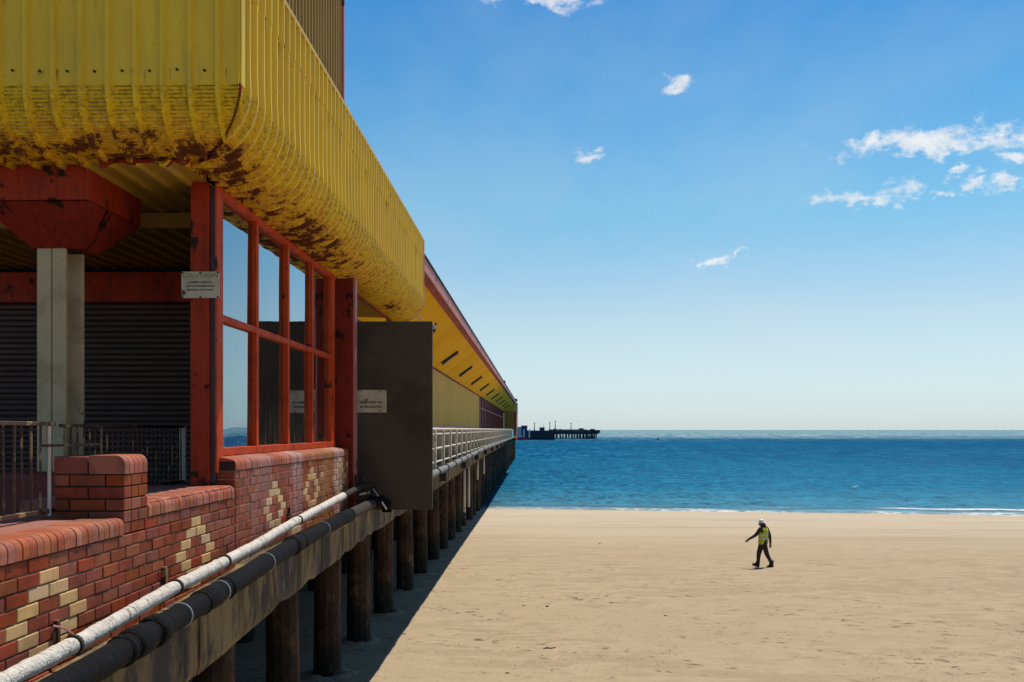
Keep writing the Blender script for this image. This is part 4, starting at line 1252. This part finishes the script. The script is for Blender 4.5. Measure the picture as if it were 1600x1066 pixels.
# ------------------------------------------------------------------ far arcade building
def build_arcade():
    a = thing('arcade_building', 'long low pier building with deep sloping yellow soffit and pink eaves', 'building', (-5, 17.5, -1))
    ys, ye = 17.42, 108.0
    sx0, sz0, sx1, sz1 = -3.2, 1.985, -1.97, 2.86
    seg = 7.5
    y = ys
    while y < ye - 0.1:
        y1 = min(y + seg, ye)
        b = MB().add([(sx0, y + .004, sz0), (sx1, y + .004, sz1), (sx1, y1 - .004, sz1), (sx0, y1 - .004, sz0), (sx0, y + .004, sz0 + .05), (sx1, y + .004, sz1 + .05), (sx1, y1 - .004, sz1 + .05), (sx0, y1 - .004, sz0 + .05)],
                     [(0, 1, 2, 3), (7, 6, 5, 4), (0, 4, 5, 1), (1, 5, 6, 2), (2, 6, 7, 3), (3, 7, 4, 0)])
        b.build('soffit_board', M['soffit'], a, (-2.6, y, 2.4))
        MB().box(-1.965, -1.925, y + .003, y1 - .003, 2.80, 3.03, .004).build('fascia_board', M['pink'], a, (-1.95, y, 2.9))
        b = MB().add([(sx1 + .0, y, sz1 - .012), (sx1 - .12, y, sz1 - .012 - .085), (sx1 - .12, y1, sz1 - .012 - .085), (sx1, y1, sz1 - .012), (sx1, y, sz1 - .002), (sx1 - .12, y, sz1 - .087), (sx1 - .12, y1, sz1 - .087), (sx1, y1, sz1 - .002)],
                     [(0, 3, 2, 1), (4, 5, 6, 7), (0, 1, 5, 4), (2, 3, 7, 6), (0, 4, 7, 3), (1, 2, 6, 5)])
        b.build('eaves_batten', M['red'], a, (-2.0, y, 2.8))
        y = y1
    MB().add([(-1.90, ys, 3.035), (-5.5, ys, 3.5), (-5.5, ye, 3.5), (-1.90, ye, 3.035), (-1.90, ys, 3.06), (-5.5, ys, 3.53), (-5.5, ye, 3.53), (-1.90, ye, 3.06)],
             [(0, 1, 2, 3), (7, 6, 5, 4), (0, 4, 5, 1), (1, 5, 6, 2), (2, 6, 7, 3), (3, 7, 4, 0)]).build('roof', M['far_dark'], a, (-3, ys, 3.2))
    MB().box(-3.24, -3.17, ys, ye, 1.955, 1.99).build('wall_trim', M['red_dark'], a, (-3.2, ys, 1.9))
    # corrugated wall
    prof = []
    yy = 0
    for i in range(10):
        prof += [(yy, 0), (yy + .10, 0), (yy + .12, .02), (yy + .18, .02), (yy + .20, 0)]
        yy += 0.2
    b = MB().grid([[(-3.24 + h, u, 0.16) for u, h in prof], [(-3.24 + h, u, 1.965) for u, h in prof]])
    wm = b.mesh('cladding_panel', M['olive'], origin=(-3.24, 0, 0))
    y = 20.0
    while y < 59.9:
        link('cladding_panel', wm, a, (-3.24, y, 0)); y += 2.0
    MB().box(-6, -3.27, ys, ye, -1.05, 1.95).build('wall', M['dark'], a, (-4, ys, 0))
    MB().box(-3.27, -3.19, ys, 60, 0.0, 0.158).build('plinth', M['pink'], a, (-3.2, ys, .1))
    MB().box(-3.27, -3.195, ys, 60, -1.05, -0.003).build('lower_panel', M['brown_clad'], a, (-3.2, ys, -.5))
    # glazed red screens
    me_post = MB().box(-3.265, -3.17, 0, 0.14, -1.05, 1.955).mesh('mullion', M['maroon'], origin=(-3.2, 0, 0))
    me_pane = MB().box(-3.25, -3.235, 0.14, 2.0, -0.4, 1.95).mesh('pane', M['maroon'], origin=(-3.2, 0, 0))
    me_low = MB().box(-3.25, -3.20, 0.14, 2.0, -1.05, -0.4).mesh('lower_panel', M['red'], origin=(-3.2, 0, 0))
    me_tr = MB().box(-3.22, -3.15, 0, 2.0, 1.25, 1.30).mesh('transom', M['pink'], origin=(-3.2, 0, 0))
    y = 60.0
    while y < 107:
        w_ = part('window', a, (-3.2, y, 0))
        for nm, me in (('mullion', me_post), ('pane', me_pane), ('lower_panel', me_low), ('transom', me_tr)):
            link(nm, me, w_, (-3.2, y, 0))
        y += 2.0
    # projecting end block
    MB().box(-3.2, -2.1, 107.6, 109.5, -1.05, 1.93).build('end_wall', M['brown_clad'], a, (-2.6, 108, 0))
    MB().prism([(-3.2, 1.94), (-1.97, 1.94), (-1.97, 2.84), (-3.2, 1.98)], 'y', 107.7, 108.4).build('gable_board', M['olive'], a, (-2.6, 108, 2.2))
    MB().box(-2.095, -1.94, 107.6, 118, -1.05, 1.93).build('corner_post', M['red'], a, (-2.0, 108, 0))
    MB().box(-6, -1.97, 108.4, 116, 1.94, 3.0).build('end_roof', M['olive'], a, (-3, 110, 2.4))
    MB().box(-1.96, -1.80, 109.0, 111.0, 1.75, 2.9, .02).build('vent_hood', M['grey_metal'], a, (-1.9, 109, 2.4))
    MB().box(-2.3, -1.9, 66.0, 67.5, 3.06, 3.2, .02).build('roof_vent', M['wood'], a, (-2.1, 66, 3.1))
    MB().box(-2.1, -1.8, 106.0, 108.5, 3.0, 3.25, .02).build('roof_vent', M['wood'], a, (-2.1, 106, 3.1))
    # strip lights set into the soffit
    def sp(t, dz):
        return (sx0 + (sx1 - sx0) * t, sz0 + (sz1 - sz0) * t - dz)
    y = 24.9
    i = 0   # one light every 7.5 m
    while y < 105:
        t = thing('strip_light', 'long grey strip light under the yellow soffit', 'strip light', (-2.7, y, 2.3), 'strip lights along the yellow soffit')
        t['label'] = ('strip light under the yellow soffit hidden behind the brown board', 'largest strip light in the yellow soffit, nearest the brown board', 'second largest strip light in the yellow soffit', 'third strip light in the yellow soffit counted from the brown board', 'fourth strip light in the yellow soffit counted from the brown board', 'fifth strip light in the yellow soffit counted from the brown board', 'sixth strip light in the yellow soffit counted from the brown board', 'seventh strip light in the yellow soffit counted from the brown board', 'eighth strip light in the yellow soffit counted from the brown board', 'second to last strip light at the dark end of the soffit', 'last and smallest strip light at the dark end of the soffit')[i]
        (xa, za), (xb, zb) = sp(0.22, 0.0), sp(0.62, 0.0)
        wd = 0.42
        b = MB().add([(xa, y, za - .004), (xb, y, zb - .004), (xb, y + wd, zb - .004), (xa, y + wd, za - .004), (xa, y + .1, za - .10), (xb, y + .1, zb - .10), (xb, y + wd - .1, zb - .10), (xa, y + wd - .1, za - .10)],
                     [(0, 1, 5, 4), (1, 2, 6, 5), (2, 3, 7, 6), (3, 0, 4, 7), (4, 5, 6, 7)])
        b.build('housing', M['wood'], t, (-2.7, y, 2.3))
        b = MB().add([(xa + .02, y + .12, za - .102), (xb - .02, y + .12, zb - .102), (xb - .02, y + wd - .06, zb - .06), (xa + .02, y + wd - .06, za - .06), (xa + .02, y + .12, za - .13), (xb - .02, y + .12, zb - .13)],
                     [(0, 1, 2, 3), (4, 5, 1, 0), (4, 5, 2, 3)])
        b.build('reflector', M['lamp_grey'], t, (-2.7, y, 2.3))
        y += 7.5; i += 1


build_arcade()


# ------------------------------------------------------------------ things far out at sea
def build_distance():
    K1 = 1
    p = thing('distant_pier', 'dark pier head on thin legs far out by the horizon', 'pier', (10, 640, -5.5), k=1)
    MB().box(9, 40, 640, 668, -2.6, -0.55).build('deck', M['far_dark'], p, (10, 640, -1), k=1)
    MB().box(33, 41, 641, 655, -1.9, 0.0).build('parapet', M['far_dark'], p, (10, 640, -1), k=1)
    MB().box(9, 33, 641, 642, -0.5, 0.35).build('parapet', M['far_dark'], p, (10, 640, -1), k=1)
    MB().box(-12, 11.5, 575, 640, -5.9, -0.4).build('landing_stage', M['far_dark'], p, (0, 600, -3), k=1)
    MB().box(-40, -10, 560, 640, -5.9, -4.4).build('landing_stage', M['far_dark'], p, (0, 600, -3), k=1)
    lm = MB().box(-0.3, 0.3, -0.3, 0.3, -4.0, 0).mesh('leg', M['far_dark'], k=1)
    for i in range(15):
        for y in (641.5, 650, 660):
            o = link('leg', lm, p, (12.5 + i * 1.85 + random.uniform(-.4, .4), y, -2.5), k=1)
            o.rotation_euler.y = random.choice((0, 0, .12, -.12))
    for x0, x1, y, z0, z1 in ((12, 14, 645, -.5, .8), (15.5, 17, 645, -.5, .6), (28, 31, 645, 0.3, 1.1), (35, 38, 645, 0.0, .7)):
        MB().box(x0, x1, y, y + 2, z0, z1, .1).build('locker', M['far_blue'], p, (x0, y, z0), k=1)
    k1 = thing('kiosk', 'dark blue flat-roofed kiosk at the landward end of the far pier', 'kiosk', (-7, 573, -0.4), k=1)
    MB().box(-7.3, -4.0, 573, 577, -4.4, 2.0, .05).build('wall', M['far_blue'], k1, (-7, 573, 0), k=1)
    MB().box(-7.6, -3.8, 572.6, 577.4, 2.02, 2.5, .05).build('roof', M['far_blue'], k1, (-7, 573, 2), k=1)
    MB().box(-9.9, -7.32, 573, 577, -4.4, 1.3, .05).build('annexe', M['far_pale'], k1, (-9, 573, 0), k=1)
    MB().box(-10.2, -7.2, 572.7, 577, 1.32, 1.7, .05).build('annexe_roof', M['far_blue'], k1, (-9, 573, 0), k=1)
    MB().box(-6.3, -5.7, 572.8, 572.98, -4.4, 0.4, .02).build('door', M['far_white'], k1, (-6, 573, 0), k=1)
    h = thing('hut', 'small blue hut with aerials in the middle of the far pier', 'hut', (6, 600, 0), k=1)
    MB().box(3.0, 6.0, 600, 603, -0.4, 1.3, .05).build('wall', M['far_blue'], h, (5, 600, 0), k=1)
    MB().box(2.7, 6.3, 599.7, 603.3, 1.32, 1.55, .03).build('roof', M['far_dark'], h, (5, 600, 1.4), k=1)
    MB().tube([(5.2, 601, 1.5), (5.2, 601, 2.6), (5.6, 601, 2.9)], 0.12, 5).build('aerial', M['far_dark'], h, (5, 601, 2), k=1)
    bt = thing('landing_boat', 'low red boat hull beside the far landing stage', 'boat', (-8, 560, -5), k=1)
    rows = []
    for i in range(9):
        t = i / 8; wv = 1.1 * sin(pi * min(1, t * 1.1 + .05)) ** 0.6 if t < 1 else 0.05
        x = -9.3 + 5.2 * t
        rows.append([(x, 556 - wv, -3.9 + .5 * abs(t - .5)), (x, 556 - wv * .6, -5.0), (x, 556, -5.3), (x, 556 + wv * .6, -5.0), (x, 556 + wv, -3.9 + .5 * abs(t - .5))])
    MB().grid(rows).build('hull', M['far_red'], bt, (-7, 556, -4.5), k=1)
    MB().box(-8.3, -6.6, 555.4, 556.6, -4.6, -3.3, .1).build('cabin', M['far_pale'], bt, (-7, 556, -4), k=1)
    lamps = [(819.5, 600, 0.3, 'white door-high post', M['far_white'], -4.4, .25, False), (827.5, 600, 0.3, '', M['far_white'], -4.4, .0, False),
             (835, 600, 3.6, '', M['far_dark'], -.4, 0, True), (858, 610, 3.9, '', M['far_dark'], -.4, 0, True), (866, 610, 4.6, '', M['far_dark'], -.4, 0, True), (892, 645, 3.9, '', M['far_dark'], -.4, 0, True)]
    labs = ['white post next to the blue kiosk door on the far pier', 'white post between the kiosk and the dark landing stage',
            'slim lattice mast nearest the kiosk on the far pier', 'lamp post just left of the tallest lamp on the far pier', 'tallest lamp post standing on the far pier', 'lone lamp post over the thin legs of the far pier']
    for (px, y, zt, _l, m, zb, e, lamp), lb in zip(lamps, labs):
        x = (px - 835) / 1600 * y
        t = thing('lamp_post' if lamp else 'post', lb, 'lamp post' if lamp else 'post', (x, y - 28, zb), k=1)
        yy = y - 28 if y < 640 else 643
        MB().tube([(x, yy, zb), (x, yy, zt)], [0.3, 0.16] if lamp else 0.35, 6).build('pole', m, t, (x, yy, zb), k=1)
        if lamp:
            MB().box(x - .45, x + .45, yy - .3, yy + .3, zt, zt + 0.45, .1).build('lamp_head', m, t, (x, yy, zt), k=1)
    # gull
    g = thing('gull', 'gull gliding with bent wings above the far pier', 'bird', (13, 300, 2.3), k=1)
    gx, gy, gz = (903.5 - 835) / 1600 * 300, 300, (672 - 659.5) / 1600 * 300
    MB().tube([(gx - .15, gy + .2, gz - .04), (gx, gy, gz), (gx + .12, gy - .25, gz + .02)], [0.03, 0.08, 0.03], 8).build('body', M['gull'], g, (gx, gy, gz), k=1, smooth=True)
    for s in (-1, 1):
        MB().add([(gx, gy - .1, gz + .02), (gx + s * .25, gy - .08, gz + .16), (gx + s * .5, gy + .02, gz - .08 * s), (gx + s * .24, gy + .1, gz + .14), (gx, gy + .1, gz), (gx + s * .25, gy, gz + .19)],
                 [(0, 1, 5), (1, 2, 5), (2, 3, 5), (3, 4, 5), (4, 0, 5), (0, 1, 3, 4), (1, 2, 3)]).build('wing', M['gull'], g, (gx, gy, gz), k=1)
    f = thing('gull', 'white gull sitting on the water right of the far pier', 'bird', (30.5, 98, -5.5), k=1)
    MB().tube([(30.2, 98, -5.43), (30.35, 98, -5.46), (30.5, 98, -5.46), (30.62, 98, -5.42)], [0.02, 0.08, 0.09, 0.03], 8).tube([(30.6, 98, -5.44), (30.66, 98, -5.33), (30.74, 98, -5.31)], [0.04, 0.045, 0.012], 6).build('body', M['gull_white'], f, (30.5, 98, -5.45), k=1, smooth=True)
    b = thing('buoy', 'tiny dark buoy on the water right of the far pier', 'buoy', (71, 590, -5.5), k=1)
    MB().tube([(70.9, 590, -5.7), (70.9, 590, -5.2), (70.9, 590, -4.9)], [0.9, 0.9, 0.3], 8).build('float', M['far_dark'], b, (71, 590, -5.5), k=1)
    MB().tube([(70.9, 590, -4.95), (70.9, 590, -4.2)], 0.15, 6).build('topmark', M['far_dark'], b, (71, 590, -4.5), k=1)
    # offshore wind farm
    D = 16000.0
    tw = MB().tube([(0, 0, -5.5), (0, 0, 50)], [1.3, 0.8], 6).mesh('tower', M['turbine'], k=1)
    na = MB().box(-3, 3, -4, 4, 48, 52).mesh('nacelle', M['turbine'], k=1)
    bl = MB().add([(-.5, 0, 0), (.5, 0, 0), (0.25, 0, 26), (-.25, 0, 26), (-.9, .6, 0), (.9, .6, 0), (0.25, .6, 26), (-.25, .6, 26)], [(0, 1, 2, 3), (7, 6, 5, 4), (0, 4, 5, 1), (1, 5, 6, 2), (2, 6, 7, 3), (3, 7, 4, 0)]).mesh('blade', M['turbine'], k=1)
    for i, px in enumerate((1297, 1304, 1311, 1318, 1352, 1360, 1370, 1382, 1388, 1396, 1402, 1458, 1474, 1540, 1548, 1562, 1574)):
        x = (px - 835) / 1600 * D
        ordn = ('first', 'second', 'third', 'fourth', 'fifth', 'sixth', 'seventh', 'eighth', 'ninth', 'tenth', 'eleventh', 'twelfth', 'thirteenth', 'fourteenth', 'fifteenth', 'sixteenth', 'rightmost')[i]
        t = thing('wind_turbine', 'pale hair-thin wind turbine on the horizon, %s from the left' % ordn if i < 16 else 'rightmost pale hair-thin wind turbine on the horizon', 'wind turbine', (x, D, 0), 'wind turbines along the horizon', k=1)
        link('tower', tw, t, (x, D, 0), k=1); link('nacelle', na, t, (x, D, 0), k=1)
        a0 = random.random() * 2
        for q in range(3):
            o = link('blade', bl, t, (x, D - 5, 50), k=1); o.rotation_euler.y = a0 + q * 2 * pi / 3


build_distance()


# ------------------------------------------------------------------ walking person
def skin_chain(name, verts, edges, rads, mat, parent, root=0, sub=2):
    me = bpy.data.meshes.new(name)
    me.from_pydata([tuple(v) for v in verts], edges, [])
    o = bpy.data.objects.new(name, me); COL.objects.link(o)
    sk = o.modifiers.new('skin', 'SKIN')
    sk.use_smooth_shade = True
    if not me.skin_vertices:
        me.skin_vertices.new()
    for i, r in enumerate(rads):
        me.skin_vertices[0].data[i].radius = r if isinstance(r, tuple) else (r, r)
        me.skin_vertices[0].data[i].use_root = (i == root)
    su = o.modifiers.new('sub', 'SUBSURF'); su.levels = sub; su.render_levels = sub
    dg = bpy.context.evaluated_depsgraph_get()
    em = bpy.data.meshes.new_from_object(o.evaluated_get(dg))
    em.materials.clear(); em.materials.append(mat)
    for p in em.polygons:
        p.use_smooth = True
    o.modifiers.clear(); o.data = em; em.name = name
    o.parent = parent
    return o


def build_person():
    X, Y = 8.34, 37.56
    base = Vector((X, Y, sand_z(X, Y) + 0.0))
    root = thing('person', 'person walking on the sand in yellow vest and white helmet', 'person', tuple(base), k=1)
    # local: x to the right in the photo, y away, z up; body walks to the left and slightly away
    J = {
        'pel': (0.01, 0.02, 0.93), 'spi': (0.01, 0.02, 1.12), 'che': (0.015, 0.01, 1.32), 'nek': (0.0, 0.01, 1.47), 'hed': (-0.035, 0.03, 1.56), 'crn': (-0.05, 0.04, 1.67),
        'lsh': (-0.12, -0.11, 1.42), 'lel': (-0.27, -0.06, 1.19), 'lwr': (-0.48, 0.06, 1.04), 'lha': (-0.545, 0.10, 0.985),
        'rsh': (0.17, 0.13, 1.41), 'rel': (0.275, 0.14, 1.16), 'rwr': (0.305, 0.16, 0.90), 'rha': (0.30, 0.16, 0.80),
        'lhp': (0.02, -0.07, 0.88), 'lkn': (0.12, -0.08, 0.50), 'lan': (0.30, -0.10, 0.15), 'lhe': (0.33, -0.10, 0.09), 'lto': (0.15, -0.09, 0.035),
        'rhp': (-0.02, 0.10, 0.88), 'rkn': (-0.13, 0.12, 0.49), 'ran': (-0.15, 0.12, 0.12), 'rhe': (-0.13, 0.12, 0.045), 'rto': (-0.33, 0.16, 0.10),
    }
    names = list(J)
    R = {'pel': (.15, .12), 'spi': (.145, .115), 'che': (.165, .12), 'nek': .06, 'hed': .075, 'crn': .085, 'lsh': .085, 'lel': .064, 'lwr': .044, 'lha': .03, 'rsh': .085, 'rel': .064, 'rwr': .044, 'rha': .03,
         'lhp': .115, 'lkn': .088, 'lan': .055, 'lhe': .048, 'lto': .038, 'rhp': .115, 'rkn': .088, 'ran': .055, 'rhe': .048, 'rto': .038}
    E = [('pel', 'spi'), ('spi', 'che'), ('che', 'nek'), ('nek', 'hed'), ('hed', 'crn'), ('che', 'lsh'), ('lsh', 'lel'), ('lel', 'lwr'), ('lwr', 'lha'), ('che', 'rsh'), ('rsh', 'rel'), ('rel', 'rwr'), ('rwr', 'rha'),
         ('pel', 'lhp'), ('lhp', 'lkn'), ('lkn', 'lan'), ('lan', 'lhe'), ('lan', 'lto'), ('pel', 'rhp'), ('rhp', 'rkn'), ('rkn', 'ran'), ('ran', 'rhe'), ('ran', 'rto')]
    E = [(names.index(a), names.index(b)) for a, b in E]
    skin_chain('body', [J[n] for n in names], E, [R[n] for n in names], M['clothes'], root)

    def ring(cx, cy, z, rx, ry, ang, n=18):
        return [(cx + rx * cos(t) * cos(ang) - ry * sin(t) * sin(ang), cy + rx * cos(t) * sin(ang) + ry * sin(t) * cos(ang), z) for t in [2 * pi * i / n for i in range(n)]]
    A = 0.62
    prof = [(0.86, .20, .155), (0.92, .205, .16), (1.05, .20, .155), (1.2, .205, .155), (1.33, .215, .15), (1.41, .20, .135), (1.455, .14, .11), (1.48, .085, .085)]
    b = MB().grid([ring(0.015, 0.02, z, rx, ry, A) for z, rx, ry in prof], close=True)
    o = b.build('vest', M['vest'], root, (0, 0, 0), k=1, smooth=True); o.location = (0, 0, 0)
    for z in (1.045, 1.165):
        b = MB().grid([ring(0.015, 0.02, z + dz, .209, .162, A) for dz in (0, .05)], close=True)
        o = b.build('reflective_band', M['band'], root, (0, 0, 0), k=1, smooth=True); o.location = (0, 0, 0)
    # face, hair, helmet
    hc = Vector((-0.055, 0.035, 1.60))
    b = MB(); rows = []
    for i in range(1, 10):
        a = pi * i / 10
        rr = sin(a) ** 0.8
        rows.append([tuple(hc + Vector((0.085 * rr * cos(t) - (0.018 if (abs(t - pi) < 0.3 and 4 <= i <= 6) else 0), 0.075 * rr * sin(t), 0.118 * cos(a)))) for t in [2 * pi * k / 16 for k in range(16)]])
    b.grid(rows, close=True)
    o = b.build('face', M['skin'], root, k=1, smooth=True); o.location = (0, 0, 0)
    b = MB().tube([(0.01, 0.0, 1.62), (0.045, -0.005, 1.56), (0.075, -0.02, 1.49), (0.10, -0.03, 1.44)], [.045, .055, .05, .02], 8)
    o = b.build('hair', M['boot'], root, k=1, smooth=True); o.location = (0, 0, 0)
    hh = hc + Vector((0.005, 0, 0.045)); rows = []
    for i in range(7):
        a = pi / 2 * i / 6
        rows.append([tuple(hh + Vector((0.115 * cos(a) * cos(t), 0.098 * cos(a) * sin(t), 0.125 * sin(a)))) for t in [2 * pi * k / 18 for k in range(18)]])
    rows.insert(0, [tuple(hh + Vector((0.128 * cos(t) - (0.035 if cos(t) < -0.4 else 0), 0.11 * sin(t), -0.008))) for t in [2 * pi * k / 18 for k in range(18)]])
    b = MB().grid(rows, close=True)
    o = b.build('helmet', M['helmet'], root, k=1, smooth=True); o.location = (0, 0, 0)
    # hands
    for w_, h_ in (('lwr', 'lha'), ('rwr', 'rha')):
        a, c = Vector(J[w_]), Vector(J[h_]); d = (c - a).normalized(); s = d.cross(Vector((0, 1, 0.2))).normalized()
        b = MB().tube([c - d * .05, c - d * .01, c + d * .035], [.03, .04, .034], 8)
        for q in range(4):
            off = s * (q - 1.5) * 0.018
            cur = Vector((0.0, 0.012, -0.016))
            L = (.028, .034, .03, .022)[q]
            b.tube([c + d * .03 + off, c + d * (.03 + L) + off + cur * .5, c + d * (.03 + L * 1.6) + off + cur * 1.8], [.010, .009, .006], 6)
        b.tube([c - d * .01 + s * .03, c + d * .02 + s * .055, c + d * .045 + s * .052], [.012, .010, .007], 6)
        o = b.build('hand', M['skin'], root, k=1, smooth=True); o.location = (0, 0, 0)
    # boots
    for an, he, to in (('lan', 'lhe', 'lto'), ('ran', 'rhe', 'rto')):
        a, h_, t = Vector(J[an]), Vector(J[he]), Vector(J[to])
        up = (a - h_).normalized()
        b = MB().tube([a + Vector((0, 0, .13)), a, a * .3 + h_ * .7], [.068, .062, .055], 10)
        b.tube([h_ + (h_ - t).normalized() * .03, h_, h_ * .5 + t * .5, t, t + (t - h_).normalized() * .03], [.035, .055, .055, .05, .03], 10)
        o = b.build('boot', M['boot'], root, k=1, smooth=True); o.location = (0, 0, 0)


build_person()


# ------------------------------------------------------------------ bits on the sand
def build_debris():
    def at(px, py):
        a = (px - 800) / 1600; b = (672 - py) / 1600
        c, s = cos(ALPHA), sin(ALPHA)
        d = (-s + a * c, c + a * s, b); t = -4.4 / (d[2] + .016 * d[1] + .0024 * d[0])
        return d[0] * t, d[1] * t
    x, y = at(858, 1016); z = sand_z(x, y) + .02
    t = thing('driftwood', 'short dark stick lying alone on the sand near the bottom', 'driftwood', (x, y, z), k=1)
    MB().tube([(x - .15, y, z), (x - .05, y + .02, z + .025), (x + .04, y + .01, z + .015), (x + .14, y + .05, z + .03)], [.010, .018, .016, .008], 7).build('stick', M['wood'], t, (x, y, z), k=1)
    MB().tube([(x + .02, y, z + .01), (x + .06, y - .06, z + .03)], [.010, .004], 6).build('twig', M['wood'], t, (x, y, z), k=1)
    spots = [(937, 850, 'dark pebble on the smooth sand between the piles and the walker'), (818, 947, 'dark pebble on trodden sand above the driftwood stick'),
             (855, 948, 'second dark pebble on trodden sand above the driftwood stick, further right'), (1219, 803, 'dark pebble at the water edge behind the walker'),
             (793, 1053, 'dark pebble at the bottom edge left of the driftwood stick'), (1040, 963, 'dark pebble on sand right of the driftwood stick')]
    for px, py, lb in spots:
        x, y = at(px, py); z = sand_z(x, y)
        b = MB(); rows = []
        for i in range(1, 6):
            a = pi * i / 6
            rows.append([(x + .05 * sin(a) * cos(t_) * random.uniform(.8, 1.1), y + .035 * sin(a) * sin(t_), z + .01 + .018 * cos(a)) for t_ in [2 * pi * k / 8 for k in range(8)]])
        b.grid(rows, close=True)
        o = b.build('pebble', M['wood'], None, (x, y, z), k=1, smooth=True)
        o['label'] = lb; o['category'] = 'pebble'; o['group'] = 'dark pebbles on the beach'
    # scattered shell and weed litter
    b = MB(); rnd = random.Random(5)
    for i in range(2600):
        px = rnd.uniform(560, 1640); py = 860 + (1075 - 860) * rnd.random() ** 0.7
        x, y = at(px, py)
        x += rnd.gauss(0, .3)
        from mathutils import noise as mn
        if mn.noise(Vector((x * .35, y * .35, 9))) < 0.02:
            continue
        z = sand_z(x, y) + .02; s = rnd.uniform(.006, .026) * (1.5 if rnd.random() < 0.06 else 1); a = rnd.random() * 3
        dx, dy = cos(a) * s, sin(a) * s * .5
        b.add([(x - dx, y - dy, z), (x + dy * .5, y - dx * .5, z + .004), (x + dx, y + dy, z + .012), (x, y, z + s * .6)], [(0, 1, 3), (1, 2, 3), (2, 0, 3)])
    b.build('beach_litter', M['litter'], None, k=1, kind='stuff', label='scattered dark shell and weed fragments on the sand')


build_debris()
